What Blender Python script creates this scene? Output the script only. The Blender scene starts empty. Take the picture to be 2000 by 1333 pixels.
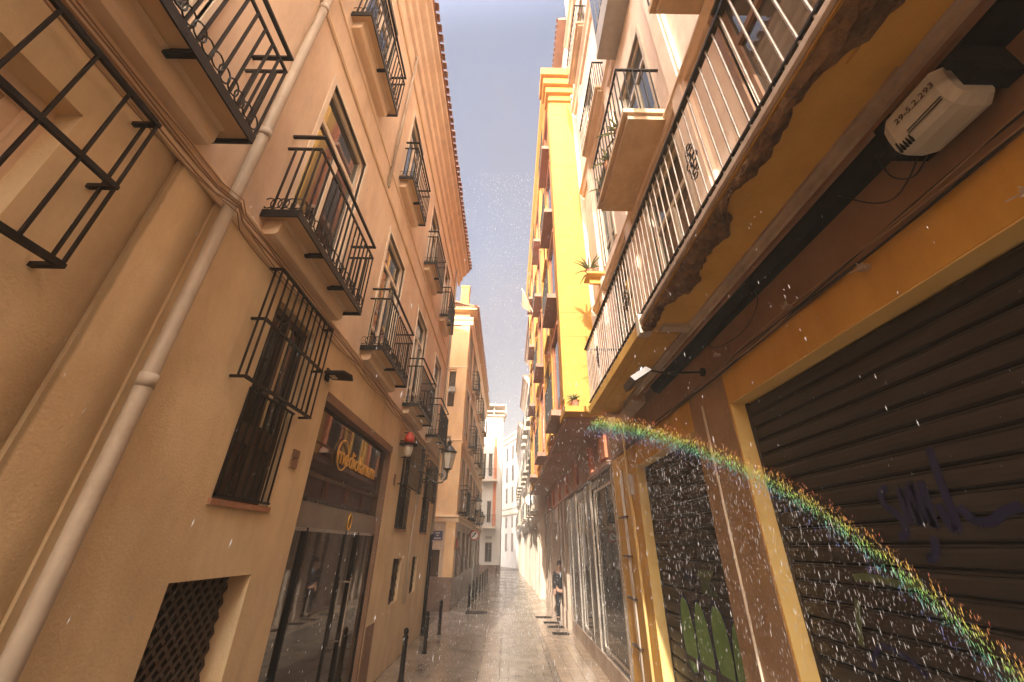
import bpy, bmesh, math, random
from math import pi, sin, cos, radians
from mathutils import Vector, Matrix
random.seed(7)
SC = bpy.context.scene
COL = SC.collection
# ---------------------------------------------------------------- camera
cd = bpy.data.cameras.new('camera'); cam = bpy.data.objects.new('camera', cd); COL.objects.link(cam)
cd.sensor_width = 36; cd.lens = 36*764/2000; cd.clip_start = 0.02; cd.clip_end = 2000
CAMP = Vector((0, 0, 2.2))
RM = Matrix(((0.99985908, -0.01614412, -0.00460305), (-0.01157467, -0.46436233, -0.88556968), (0.01215926, 0.88549816, -0.46448376)))
cam.matrix_world = Matrix.Translation(CAMP) @ RM.to_4x4()
SC.camera = cam
# ---------------------------------------------------------------- sky and sun
SUN_EL, SUN_AZ = radians(25), radians(6)      # light travels towards +Y and a little +X
w = bpy.data.worlds.new('World'); SC.world = w; w.use_nodes = True
nt = w.node_tree; nt.nodes.clear(); N = nt.nodes.new; L = nt.links.new
out = N('ShaderNodeOutputWorld'); bg = N('ShaderNodeBackground'); bg.inputs[1].default_value = 0.115
sky = N('ShaderNodeTexSky'); sky.sky_type = 'NISHITA'; sky.sun_disc = False
sky.sun_elevation = SUN_EL; sky.sun_rotation = radians(180) + SUN_AZ; sky.air_density = 1.2; sky.dust_density = 2.5
tc = N('ShaderNodeTexCoord'); sep = N('ShaderNodeSeparateXYZ'); L(tc.outputs['Generated'], sep.inputs[0])
no = N('ShaderNodeTexNoise'); no.inputs['Scale'].default_value = 2.2; no.inputs['Detail'].default_value = 5; L(tc.outputs['Generated'], no.inputs['Vector'])
ad = N('ShaderNodeMath'); ad.operation = 'MULTIPLY_ADD'; ad.inputs[1].default_value = 1.1; L(no.outputs[0], ad.inputs[0]); L(sep.outputs[2], ad.inputs[2])
cr = N('ShaderNodeValToRGB'); a2 = N('ShaderNodeMath'); a2.operation = 'MULTIPLY_ADD'; a2.inputs[1].default_value = .9; a2.inputs[2].default_value = -.27; L(ad.outputs[0], a2.inputs[0]); L(a2.outputs[0], cr.inputs[0])
e = cr.color_ramp.elements
e[0].position = 0.25; e[0].color = (.46, .45, .54, 1); e[1].position = 1.0; e[1].color = (.62, .70, 1, 1)
m1 = cr.color_ramp.elements.new(.5); m1.color = (.47, .44, .53, 1)
m2 = cr.color_ramp.elements.new(.78); m2.color = (.72, .68, .82, 1)
sc_ = N('ShaderNodeVectorMath'); sc_.operation = 'SCALE'; L(cr.outputs[0], sc_.inputs[0])
# unseen sky behind the camera brightened and warmed towards the sun as added fill
dt = N('ShaderNodeVectorMath'); dt.operation = 'DOT_PRODUCT'; dt.inputs[1].default_value = (-sin(SUN_AZ)*cos(SUN_EL), -cos(SUN_AZ)*cos(SUN_EL), sin(SUN_EL)); L(tc.outputs['Generated'], dt.inputs[0])
br = N('ShaderNodeMapRange'); br.interpolation_type = 'SMOOTHSTEP'; br.inputs['From Min'].default_value = .0; br.inputs['From Max'].default_value = .85; br.inputs['To Min'].default_value = 1.35; br.inputs['To Max'].default_value = 42
L(dt.outputs['Value'], br.inputs[0]); L(br.outputs[0], sc_.inputs['Scale'])
wt = N('ShaderNodeMapRange'); wt.inputs['From Min'].default_value = .1; wt.inputs['From Max'].default_value = .8; L(dt.outputs['Value'], wt.inputs[0])
wm = N('ShaderNodeMix'); wm.data_type = 'RGBA'; L(wt.outputs[0], wm.inputs[0]); L(cr.outputs[0], wm.inputs[6]); wm.inputs[7].default_value = (.90, .76, .60, 1); L(wm.outputs[2], sc_.inputs[0])
mx = N('ShaderNodeMix'); mx.data_type = 'RGBA'; mx.inputs[0].default_value = 0.86
L(sky.outputs[0], mx.inputs[6]); L(sc_.outputs[0], mx.inputs[7]); L(mx.outputs[2], bg.inputs[0]); L(bg.outputs[0], out.inputs[0])
sd = bpy.data.lights.new('sun', 'SUN'); sd.energy = 2.6; sd.angle = radians(.5); sd.color = (1, .90, .76)
sun = bpy.data.objects.new('sun', sd); COL.objects.link(sun)
SDIR = Vector((sin(SUN_AZ)*cos(SUN_EL), cos(SUN_AZ)*cos(SUN_EL), -sin(SUN_EL)))
sun.rotation_euler = SDIR.to_track_quat('-Z', 'Y').to_euler(); sun.location = (-3, -30, 18)
SC.view_settings.view_transform = 'Standard'; SC.view_settings.look = 'None'; SC.view_settings.gamma = 1
SC.view_settings.exposure = 1.82
SC.view_settings.use_curve_mapping = False
SC.cycles.max_bounces = 7; SC.cycles.diffuse_bounces = 5; SC.cycles.glossy_bounces = 3; SC.cycles.transmission_bounces = 3
SC.cycles.volume_bounces = 0; SC.cycles.use_denoising = True
SC.cycles.sample_clamp_indirect = 6; SC.cycles.caustics_reflective = False; SC.cycles.caustics_refractive = False

# ---------------------------------------------------------------- materials
def mat(name, c1, c2=None, rough=.8, scale=3., bump=.15, metal=0., c3=None, rough2=None, bscale=None, spec=.5, vstretch=1., dist=.02, grime=0.):
    m = bpy.data.materials.new(name); m.use_nodes = True; t = m.node_tree; b = t.nodes['Principled BSDF']
    b.inputs['Metallic'].default_value = metal; b.inputs['Roughness'].default_value = rough
    b.inputs['Specular IOR Level'].default_value = spec
    n = t.nodes.new; l = t.links.new
    g = n('ShaderNodeNewGeometry'); mp = n('ShaderNodeMapping'); mp.inputs['Scale'].default_value = (1, 1, vstretch); l(g.outputs['Position'], mp.inputs[0])
    if c2:
        x = n('ShaderNodeTexNoise'); x.inputs['Scale'].default_value = scale; x.inputs['Detail'].default_value = 6; x.inputs['Roughness'].default_value = .62
        l(mp.outputs[0], x.inputs['Vector'])
        r = n('ShaderNodeValToRGB'); r.color_ramp.elements[0].position = .33; r.color_ramp.elements[1].position = .67
        r.color_ramp.elements[0].color = (*c1, 1); r.color_ramp.elements[1].color = (*c2, 1); l(x.outputs[0], r.inputs[0]); col = r.outputs[0]
        if c3:
            y = n('ShaderNodeTexNoise'); y.inputs['Scale'].default_value = scale*.37; y.inputs['Detail'].default_value = 8; y.inputs['Roughness'].default_value = .7
            l(mp.outputs[0], y.inputs['Vector'])
            q = n('ShaderNodeValToRGB'); q.color_ramp.elements[0].position = .53; q.color_ramp.elements[1].position = .70; l(y.outputs[0], q.inputs[0])
            k = n('ShaderNodeMix'); k.data_type = 'RGBA'; l(q.outputs[0], k.inputs[0]); l(col, k.inputs[6]); k.inputs[7].default_value = (*c3, 1); col = k.outputs[2]
        l(col, b.inputs['Base Color'])
        if rough2 is not None:
            mr = n('ShaderNodeMapRange'); mr.inputs['From Min'].default_value = .38; mr.inputs['From Max'].default_value = .62
            mr.inputs['To Min'].default_value = rough; mr.inputs['To Max'].default_value = rough2; l(x.outputs[0], mr.inputs[0]); l(mr.outputs[0], b.inputs['Roughness'])
    else: b.inputs['Base Color'].default_value = (*c1, 1)
    if grime and c2:
        mg = n('ShaderNodeMapping'); mg.inputs['Scale'].default_value = (.9, .9, .35); l(g.outputs['Position'], mg.inputs[0])
        ng = n('ShaderNodeTexNoise'); ng.inputs['Scale'].default_value = 2.4; ng.inputs['Detail'].default_value = 9; ng.inputs['Roughness'].default_value = .72; l(mg.outputs[0], ng.inputs['Vector'])
        rg = n('ShaderNodeValToRGB'); rg.color_ramp.elements[0].position = .30; rg.color_ramp.elements[1].position = .60
        rg.color_ramp.elements[0].color = (1-grime, 1-grime*1.15, 1-grime*1.2, 1); rg.color_ramp.elements[1].color = (1,1,1,1); l(ng.outputs[0], rg.inputs[0])
        mm = n('ShaderNodeMix'); mm.data_type = 'RGBA'; mm.blend_type = 'MULTIPLY'; mm.inputs[0].default_value = 1; l(col, mm.inputs[6]); l(rg.outputs[0], mm.inputs[7]); l(mm.outputs[2], b.inputs['Base Color'])
    if bump:
        z = n('ShaderNodeTexNoise'); z.inputs['Scale'].default_value = bscale or scale*6; z.inputs['Detail'].default_value = 5; l(g.outputs['Position'], z.inputs['Vector'])
        bp = n('ShaderNodeBump'); bp.inputs['Strength'].default_value = bump; bp.inputs['Distance'].default_value = dist
        l(z.outputs[0], bp.inputs['Height']); l(bp.outputs[0], b.inputs['Normal'])
    return m
M = {}
M['ochre'] = mat('ochre plaster', (.74,.57,.345), (.79,.64,.42), .85, 1.3, .22, c3=(.66,.49,.29), bscale=55, grime=.2)
M['pinkbeige'] = mat('pink beige plaster', (.78,.60,.45), (.83,.67,.52), .85, 1.1, .2, c3=(.74,.55,.40), bscale=12, grime=.2)
M['moulding'] = mat('beige moulding', (.76,.58,.40), (.82,.65,.47), .8, 3, .15)
M['tilepanel'] = mat('balcony underside tiles', (.62,.43,.24), (.70,.50,.29), .6, 4, .1)
M['iron'] = mat('dark wrought iron', (.005,.003,.0025), (.012,.007,.005), .5, 12, .15, metal=0., spec=.25)
M['pipe'] = mat('grey beige drainpipe', (.42,.35,.28), (.52,.44,.35), .6, 2.5, .1, c3=(.34,.24,.16))
M['cable'] = mat('painted cable', (.36,.22,.12), (.28,.17,.10), .6, 8, 0)
M['dcable'] = mat('black cable', (.02,.015,.012), None, .5, 8, 0)
M['white'] = mat('off white joinery', (.74,.62,.50), (.80,.70,.58), .45, 5, .05)
M['glass'] = mat('window glass', (.035,.035,.035), (.06,.055,.05), .03, 2, .03, spec=1., bscale=1.2)
M['shopglass'] = mat('shop glass', (.02,.014,.010), (.04,.028,.02), .03, 1.2, .05, spec=1., bscale=1.6)
M['warmglass'] = mat('amber tinted glass', (.30,.16,.04), (.10,.06,.03), .04, 1.2, .03, spec=1., bscale=1.2)
M['wood'] = mat('dark brown wood', (.05,.028,.018), (.09,.05,.03), .55, 6, .2, vstretch=.2)
M['greywood'] = mat('grey painted wood', (.26,.23,.20), (.33,.29,.26), .6, 6, .1, vstretch=.2)
M['curtain'] = mat('pale curtain', (.62,.50,.30), (.7,.58,.38), .9, 5, .1)
M['terracotta'] = mat('terracotta tile', (.42,.19,.10), (.30,.14,.08), .8, 9, .3, c3=(.35,.3,.2))
M['brownstone'] = mat('brown frame', (.20,.11,.07), (.26,.15,.09), .6, 4, .1)
M['fawnmetal'] = mat('brushed shop panel', (.28,.24,.20), (.40,.35,.30), .28, 2.5, .08, metal=.7, rough2=.4)
M['gold'] = mat('gold lettering', (.85,.48,.10), (.9,.55,.14), .3, 5, 0, metal=.3)
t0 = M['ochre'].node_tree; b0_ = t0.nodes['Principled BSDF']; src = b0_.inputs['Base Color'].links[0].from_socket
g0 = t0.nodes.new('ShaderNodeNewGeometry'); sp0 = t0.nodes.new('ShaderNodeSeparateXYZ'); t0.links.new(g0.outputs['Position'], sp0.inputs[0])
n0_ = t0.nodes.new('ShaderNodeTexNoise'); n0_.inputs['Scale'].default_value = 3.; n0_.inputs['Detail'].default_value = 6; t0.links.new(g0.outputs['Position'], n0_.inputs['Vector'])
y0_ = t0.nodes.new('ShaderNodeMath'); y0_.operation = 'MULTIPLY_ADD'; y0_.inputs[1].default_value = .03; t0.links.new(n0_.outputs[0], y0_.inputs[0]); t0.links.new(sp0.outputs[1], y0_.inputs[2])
st0 = t0.nodes.new('ShaderNodeValToRGB'); st0.color_ramp.interpolation = 'EASE'; mr0 = t0.nodes.new('ShaderNodeMapRange'); mr0.inputs['From Min'].default_value = 1.5; mr0.inputs['From Max'].default_value = 2.5  # soft vertical bands: shade beside the drainpipe painted into the wall colour
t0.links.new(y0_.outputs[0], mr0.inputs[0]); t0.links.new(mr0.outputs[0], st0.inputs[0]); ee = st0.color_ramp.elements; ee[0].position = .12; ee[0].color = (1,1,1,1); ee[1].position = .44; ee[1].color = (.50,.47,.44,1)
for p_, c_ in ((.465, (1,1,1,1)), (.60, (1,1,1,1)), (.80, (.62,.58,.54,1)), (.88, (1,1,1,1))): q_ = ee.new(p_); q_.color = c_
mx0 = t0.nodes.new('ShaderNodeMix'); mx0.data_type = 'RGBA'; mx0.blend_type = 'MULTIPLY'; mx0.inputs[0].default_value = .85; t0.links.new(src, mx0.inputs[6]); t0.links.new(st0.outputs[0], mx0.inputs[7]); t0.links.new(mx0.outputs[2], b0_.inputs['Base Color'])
M['mustard'] = mat('mustard ceiling paint', (.74,.44,.09), (.80,.50,.12), .75, 1.6, .25, c3=(.58,.34,.10), bscale=10, grime=0.2)
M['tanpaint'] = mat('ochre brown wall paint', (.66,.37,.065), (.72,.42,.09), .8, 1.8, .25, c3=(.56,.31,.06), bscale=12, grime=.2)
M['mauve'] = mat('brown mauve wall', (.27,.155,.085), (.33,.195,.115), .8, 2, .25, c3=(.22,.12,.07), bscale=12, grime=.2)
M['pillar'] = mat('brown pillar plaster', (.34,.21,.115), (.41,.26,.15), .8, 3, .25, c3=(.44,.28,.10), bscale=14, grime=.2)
M['reveal'] = mat('yellow ochre reveal', (.84,.60,.22), (.88,.66,.28), .7, 3, .15)
M['crumble'] = mat('crumbling rusty edge', (.10,.055,.035), (.34,.20,.09), .9, 7, 1.0, c3=(.05,.03,.025), bscale=22, dist=.05)
M['peach'] = mat('peach stucco', (.80,.64,.52), (.84,.70,.58), .8, 1.5, .25, c3=(.74,.56,.42), bscale=9, grime=.2)
M['yellow'] = mat('yellow paint', (.58,.305,.050), (.64,.35,.065), .7, 2, .15, c3=(.52,.265,.05), grime=0.12)
M['redpaint'] = mat('brick red stucco', (.52,.17,.08), (.60,.22,.11), .8, 2, .2)
M['slat'] = mat('shutter slats', (.030,.021,.017), (.046,.034,.028), .42, 2.2, .12, metal=.2, c3=(.056,.042,.033), rough2=.6)
M['darkstone'] = mat('polished dark stone', (.035,.029,.025), (.12,.10,.088), .10, 1.6, .05, c3=(.20,.17,.15), rough2=.25, vstretch=.4)
M['silver'] = mat('silver trim', (.55,.50,.46), (.65,.6,.55), .25, 5, .05, metal=.9)
M['pinkband'] = mat('dusty rose fascia', (.36,.20,.14), (.44,.26,.19), .75, 1.4, .2, c3=(.50,.24,.17), grime=.2)
M['creamstone'] = mat('cream stone', (.44,.345,.27), (.56,.455,.365), .6, 2.5, .2, c3=(.46,.33,.24), rough2=.35, grime=0.4)
M['cream'] = mat('cream stucco', (.56,.48,.39), (.64,.57,.48), .8, 1.2, .15, grime=.2)
M['whitewall'] = mat('white stucco', (.50,.475,.45), (.58,.555,.53), .8, 1.2, .12)
M['orangewall'] = mat('pale orange stucco', (.66,.43,.22), (.74,.52,.30), .85, .9, .2, c3=(.60,.42,.30), grime=.2)
M['plinthstone'] = mat('weathered plinth', (.17,.115,.09), (.24,.17,.135), .5, 3, .3, c3=(.12,.08,.065), rough2=.3, grime=0.4)  # dark stone of the house plinths
M['brass'] = mat('lamp verdigris black', (.05,.045,.035), (.08,.07,.05), .4, 9, .1, metal=.6)
M['lampglass'] = mat('frosted lamp glass', (.62,.56,.48), None, .25, 5, 0)
M['redplastic'] = mat('red shade', (.5,.06,.04), None, .4, 5, 0)
M['sign blue'] = mat('blue enamel', (.03,.035,.10), None, .35, 5, 0)
M['sign red'] = mat('red enamel', (.55,.05,.04), None, .35, 5, 0)
M['sign white'] = mat('white enamel', (.8,.78,.75), None, .35, 5, 0)
M['leaf'] = mat('spiky leaf', (.10,.13,.05), (.20,.20,.08), .5, 9, .1)
M['steelgrey'] = mat('worn grey casing', (.50,.49,.46), (.58,.57,.54), .5, 4, .2, c3=(.36,.33,.3))
M['blackpaint'] = mat('black recess', (.004,.003,.003), (.010,.007,.006), .7, 5, .3, spec=.2)
M['cloth'] = mat('dark navy cloth', (.006,.006,.009), (.012,.011,.014), .85, 20, .2)
M['shirt'] = mat('pale blue shirt', (.45,.55,.65), None, .8, 5, 0)
M['skin'] = mat('skin', (.48,.27,.19), None, .55, 5, 0)
M['hair'] = mat('dark hair', (.03,.02,.015), None, .6, 5, 0)
M['graf blue'] = mat('blue black spray paint', (.008,.009,.06), None, .6, 5, 0)
M['graf green'] = mat('green spray paint', (.12,.26,.06), (.17,.32,.08), .6, 9, 0)
M['graf pale'] = mat('faded green spray paint', (.08,.12,.05), (.11,.14,.06), .6, 9, 0)
M['graf red'] = mat('red spray paint', (.42,.07,.04), None, .6, 5, 0)
M['drop'] = mat('raindrop', (.9,.9,.95), None, .1, 5, 0)
M['flag'] = mat('brown banner cloth', (.36,.20,.11), (.42,.25,.15), .9, 5, .1)
# rain and rainbow drops: lit through as well as on the surface
def dropmat(name, col=None):
    m = bpy.data.materials.new(name); m.use_nodes = True; t = m.node_tree; t.nodes.clear(); n = t.nodes.new; l = t.links.new
    o = n('ShaderNodeOutputMaterial'); d = n('ShaderNodeBsdfDiffuse'); tr = n('ShaderNodeBsdfTranslucent'); a = n('ShaderNodeMixShader')
    g = n('ShaderNodeBsdfGlossy'); g.inputs['Roughness'].default_value = .15; b = n('ShaderNodeMixShader'); b.inputs[0].default_value = .15
    if col is None:
        at = n('ShaderNodeAttribute'); at.attribute_name = 'hue'; l(at.outputs['Color'], d.inputs[0]); l(at.outputs['Color'], tr.inputs[0]); l(at.outputs['Color'], g.inputs[0])
    else: d.inputs[0].default_value = tr.inputs[0].default_value = (*col, 1)
    l(d.outputs[0], a.inputs[1]); l(tr.outputs[0], a.inputs[2]); a.inputs[0].default_value = .5
    l(a.outputs[0], b.inputs[1]); l(g.outputs[0], b.inputs[2]); l(b.outputs[0], o.inputs[0]); return m
M['rain'] = dropmat('falling rain drops', (.7,.7,.74)); M['bow'] = dropmat('rainbow drops')
# wet paving: puddled gloss
def wet(name, c1, c2, r0, r1, bump):
    m = mat(name, c1, c2, .3, 2.2, 0, c3=tuple(v*.6 for v in c1)); t = m.node_tree; b = t.nodes['Principled BSDF']; n = t.nodes.new; l = t.links.new
    g = n('ShaderNodeNewGeometry'); x = n('ShaderNodeTexNoise'); x.inputs['Scale'].default_value = .9; x.inputs['Detail'].default_value = 5; l(g.outputs['Position'], x.inputs['Vector'])
    mr = n('ShaderNodeMapRange'); mr.inputs['From Min'].default_value = .38; mr.inputs['From Max'].default_value = .62; mr.inputs['To Min'].default_value = r0; mr.inputs['To Max'].default_value = r1
    l(x.outputs[0], mr.inputs[0]); l(mr.outputs[0], b.inputs['Roughness'])
    y = n('ShaderNodeTexNoise'); y.inputs['Scale'].default_value = 26; y.inputs['Detail'].default_value = 4; l(g.outputs['Position'], y.inputs['Vector'])
    bp = n('ShaderNodeBump'); bp.inputs['Strength'].default_value = bump; bp.inputs['Distance'].default_value = .012; l(y.outputs[0], bp.inputs['Height']); l(bp.outputs[0], b.inputs['Normal'])
    return m
M['wet'] = wet('wet paving stone', (.20,.165,.13), (.30,.25,.20), .05, .26, .28)
M['wetpink'] = wet('wet pinkish slab', (.33,.25,.18), (.44,.34,.25), .06, .28, .25)
M['wetdark'] = wet('wet joint mortar', (.09,.07,.055), (.13,.10,.08), .15, .5, .3)
M['groundm'] = wet('distant ground', (.18,.15,.12), (.24,.2,.17), .3, .6, .3)

# ---------------------------------------------------------------- mesh helpers
class MB:
    def __init__(s): s.v = []; s.f = []
    def add(s, vs, fs):
        o = len(s.v); s.v += [tuple(v) for v in vs]; s.f += [tuple(i+o for i in f) for f in fs]; return s
    def box(s, x0, y0, z0, x1, y1, z1):
        if x0 > x1: x0, x1 = x1, x0
        if y0 > y1: y0, y1 = y1, y0
        if z0 > z1: z0, z1 = z1, z0
        return s.add([(x0,y0,z0),(x1,y0,z0),(x1,y1,z0),(x0,y1,z0),(x0,y0,z1),(x1,y0,z1),(x1,y1,z1),(x0,y1,z1)],
                     [(3,2,1,0),(4,5,6,7),(0,1,5,4),(1,2,6,5),(2,3,7,6),(3,0,4,7)])
    def obox(s, p, q, wd, ht, up=(0,0,1)):
        p = Vector(p); q = Vector(q); d = (q-p).normalized(); u = Vector(up)
        if abs(d.dot(u)) > .98: u = Vector((1,0,0))
        a = d.cross(u).normalized()*wd/2; b = a.cross(d).normalized()*ht/2
        return s.add([p-a-b,p+a-b,p+a+b,p-a+b,q-a-b,q+a-b,q+a+b,q-a+b], [(0,1,2,3),(7,6,5,4),(0,4,5,1),(1,5,6,2),(2,6,7,3),(3,7,4,0)])
    def tube(s, pts, r, n=8, closed=False, caps=True):
        pts = [Vector(p) for p in pts]; R = r if isinstance(r, (list, tuple)) else [r]*len(pts); k = len(pts); rings = []; ref = None
        for i, p in enumerate(pts):
            a = pts[(i-1) % k] if (closed or i) else p; b = pts[(i+1) % k] if (closed or i < k-1) else p
            d = (b-a).normalized()
            if ref is None: ref = Vector((0,0,1)) if abs(d.z) < .9 else Vector((1,0,0))
            u = (ref - d*ref.dot(d)).normalized(); ref = u; v = d.cross(u)
            rings.append([p + (u*cos(2*pi*j/n)+v*sin(2*pi*j/n))*R[i] for j in range(n)])
        vs = [q for g in rings for q in g]; fs = []
        for i in range(k if closed else k-1):
            i2 = (i+1) % k
            for j in range(n): fs.append((i*n+j, i*n+(j+1) % n, i2*n+(j+1) % n, i2*n+j))
        if caps and not closed: fs += [tuple(range(n))[::-1], tuple((k-1)*n+j for j in range(n))]
        return s.add(vs, fs)
    def ring(s, c, R, r, ax='x', n=12, m=4, sq=1.):
        c = Vector(c); pts = []
        for i in range(n):
            a = 2*pi*i/n
            pts.append(c + (Vector((0, cos(a)*R, sin(a)*R*sq)) if ax == 'x' else Vector((cos(a)*R, 0, sin(a)*R*sq)) if ax == 'y' else Vector((cos(a)*R, sin(a)*R, 0))))
        return s.tube(pts, r, m, True)
    def lathe(s, prof, c=(0,0,0), n=12):
        c = Vector(c); vs = []; fs = []
        for r, z in prof:
            for j in range(n): vs.append(c + Vector((r*cos(2*pi*j/n), r*sin(2*pi*j/n), z)))
        for i in range(len(prof)-1):
            for j in range(n): fs.append((i*n+j, i*n+(j+1) % n, (i+1)*n+(j+1) % n, (i+1)*n+j))
        fs += [tuple(range(n))[::-1], tuple((len(prof)-1)*n+j for j in range(n))]
        return s.add(vs, fs)
    def exty(s, prof, y0, y1):     # prof: list of (x,z)
        n = len(prof); vs = [(x,y0,z) for x,z in prof]+[(x,y1,z) for x,z in prof]
        return s.add(vs, [(i, (i+1) % n, n+(i+1) % n, n+i) for i in range(n)]+[tuple(range(n))[::-1], tuple(range(n, 2*n))])
    def extx(s, prof, x0, x1):     # prof: list of (y,z)
        n = len(prof); vs = [(x0,y,z) for y,z in prof]+[(x1,y,z) for y,z in prof]
        return s.add(vs, [(i, (i+1) % n, n+(i+1) % n, n+i) for i in range(n)]+[tuple(range(n))[::-1], tuple(range(n, 2*n))])
    def wall(s, axis, p, back, u0, u1, z0, z1, ops):
        """face at axis=p with openings (u0,u1,z0,z1[,back]); reveals go back to coordinate 'back'"""
        us = sorted(set([u0,u1]+[min(max(v,u0),u1) for o in ops for v in o[:2]])); zs = sorted(set([z0,z1]+[min(max(v,z0),z1) for o in ops for v in o[2:4]]))
        pt = (lambda d,u,z: (d,u,z)) if axis == 'x' else (lambda d,u,z: (u,d,z))
        for a, b in zip(us, us[1:]):
            for c, d in zip(zs, zs[1:]):
                mu, mz = (a+b)/2, (c+d)/2
                if any(o[0] < mu < o[1] and o[2] < mz < o[3] for o in ops): continue
                s.add([pt(p,a,c),pt(p,b,c),pt(p,b,d),pt(p,a,d)], [(0,1,2,3)])
        for o in ops:
            a,b,c,d = [o[0],o[1],o[2],o[3]]; k = o[4] if len(o) > 4 else back
            for A, B in (((a,c),(b,c)),((b,c),(b,d)),((b,d),(a,d)),((a,d),(a,c))):
                s.add([pt(p,*A),pt(p,*B),pt(k,*B),pt(k,*A)], [(0,1,2,3)])
            s.add([pt(k,a,c),pt(k,b,c),pt(k,b,d),pt(k,a,d)], [(0,1,2,3)])
        return s
CACHE = {}
def mesh(name, mb, material, smooth=False):
    me = bpy.data.meshes.new(name); me.from_pydata(mb.v, [], mb.f); me.materials.append(M[material] if isinstance(material, str) else material)
    if smooth: me.polygons.foreach_set('use_smooth', [len(p.vertices) == 4 for p in me.polygons])
    me.update(); return me
def obj(name, mb, material, parent=None, loc=None, smooth=False, kind=None, label=None, key=None, rz=0, base=None):
    """one mesh object; world-space verts for unique parts (base of parent subtracted), local verts when loc is given"""
    if key is not None and key in CACHE: me = CACHE[key]
    else:
        mb = mb() if callable(mb) else mb
        me = mesh(name, mb, material, smooth)
        if key is not None: CACHE[key] = me
    o = bpy.data.objects.new(name, me); COL.objects.link(o)
    wl = Vector(loc) if loc is not None else Vector((0,0,0))
    if parent is not None:
        o.parent = parent; o.location = wl - Vector(parent['wb'])
    else: o.location = wl
    o['wb'] = tuple(wl); o.rotation_euler = (0,0,rz)
    if kind: o['kind'] = kind
    if label: o['label'] = label
    return o
def thing(name, label, cat, loc=(0,0,0), group=None):
    o = bpy.data.objects.new(name, None); COL.objects.link(o); o.location = loc; o['wb'] = tuple(loc)
    o['label'] = label; o['category'] = cat; o.empty_display_size = .2
    if group: o['group'] = group
    return o
def tagt(o, label, cat, group=None):
    o['label'] = label; o['category'] = cat
    if group: o['group'] = group
    return o
def copy_tree(o, loc=None, label=None, rz=None, parent=None):
    c = o.copy(); COL.objects.link(c)
    if parent is not None: c.parent = parent
    if loc is not None: c.location = loc; c['wb'] = tuple(loc)
    if rz is not None: c.rotation_euler = (0,0,rz)
    if label: c['label'] = label
    for ch in o.children: copy_tree(ch, parent=c)
    return c
def lettering(name, txt, size, loc, rot, material, parent=None, ext=.004, shear=0):
    cu = bpy.data.curves.new(name, 'FONT'); cu.body = txt; cu.size = size; cu.extrude = ext; cu.align_x = 'CENTER'; cu.align_y = 'CENTER'; cu.shear = shear; cu.resolution_u = 3
    cu.materials.append(M[material]); o = bpy.data.objects.new(name, cu); COL.objects.link(o); wl = Vector(loc)
    if parent is not None: o.parent = parent; o.location = wl - Vector(parent['wb'])
    else: o.location = wl
    o['wb'] = tuple(wl); o.rotation_euler = rot
    me = bpy.data.meshes.new_from_object(o); me.materials.clear(); me.materials.append(M[material]); q = bpy.data.objects.new(name, me); COL.objects.link(q)
    q.parent = o.parent; q.location = o.location.copy(); q.rotation_euler = rot; q['wb'] = tuple(wl); bpy.data.objects.remove(o); q.name = name; return q

# ================================================================ SETTING: ground
g = MB().box(-400, -400, -.34, 400, 400, -.06)
obj('ground', g, 'groundm', kind='structure')
st = obj('street', MB().box(-2.9, -30, -.05, 2.4, 75, -.012), 'wetdark', kind='structure')
obj('side_street', MB().box(-14, 13.4, -.05, -2.91, 17.9, -.012), 'wetdark', kind='structure')
random.seed(3)
def slab_row(x0, x1, y0, y1, lx, ly, material, nm, thick=.02, gap=.008, zt=0.0, single_until=99, stag=True):
    rest = MB(); ny = int(round((y1-y0)/ly)); nx = max(1, int(round((x1-x0)/lx))); dx = (x1-x0)/nx
    for j in range(ny):
        for i in range(nx):
            a = x0+i*dx+gap/2; b = a+dx-gap; c = y0+j*ly+gap/2+(ly/2 if (stag and i % 2) else 0); d = c+ly-gap
            z = zt+random.uniform(-.0025,.0025)
            m = MB().box(a-(a+b)/2, c-(c+d)/2, -thick, b-(a+b)/2, d-(c+d)/2, 0)
            if c < single_until:
                o = obj(nm, m, material, st, loc=((a+b)/2, (c+d)/2, z), key=(nm, round(dx,3), ly)); o.rotation_euler = (random.uniform(-.004,.004), random.uniform(-.006,.006), 0)
            else: rest.box(a, c, z-thick, b, d, z)
    if rest.v: obj(nm, rest, material, st, kind='stuff')
slab_row(1.04, 1.99, 6.0, 45, .24, .52, 'wetpink', 'paving_slab', single_until=15.5)
slab_row(.93, 1.03, 6.0, 45, .1, .9, 'wet', 'kerb_stone', zt=.004, single_until=22, stag=False)
slab_row(-.10, .92, 6.0, 45, .17, .26, 'wet', 'paving_sett', single_until=10.6)
slab_row(-.52, -.11, 6.0, 45, .41, .8, 'wet', 'channel_stone', zt=-.004, single_until=22, stag=False)
slab_row(-2.36, -.53, 6.0, 45, .3, .6, 'wet', 'paving_slab', single_until=12)
# ================================================================ LEFT BUILDING A
XA = -2.37
A = thing('apartment_building', 'ochre and pink beige apartment house with iron balconies and barred windows, nearest on the left', 'building', (XA, 6, 0))
ops_low = [(4.87, 8.12, .05, 3.97, -2.62)]
shut_lo = [(3.25, 4.25, .95, 1.94), (9.42, 10.15, 1.12, 1.93), (11.3, 11.95, 1.14, 1.93)]
ops_low += [(a,b,c,d,-2.62) for a,b,c,d in shut_lo]
grw = [(3.38, 4.2, 2.51, 4.42), (9.1, 10.1, 2.5, 4.38), (11.75, 12.7, 2.5, 4.3)]
ops_low += [(a,b,c,d,-2.57) for a,b,c,d in grw]
gw = MB().wall('x', XA, -2.6, 2.29, 13.5, 0, 4.66, ops_low).wall('x', XA, -2.6, 1.905, 2.06, 0, 4.66, []).wall('x', XA, -2.62, -4, 1.60, 0, 4.66, [(-.9, 1.36, 2.3, 4.27, -2.66)])
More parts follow.
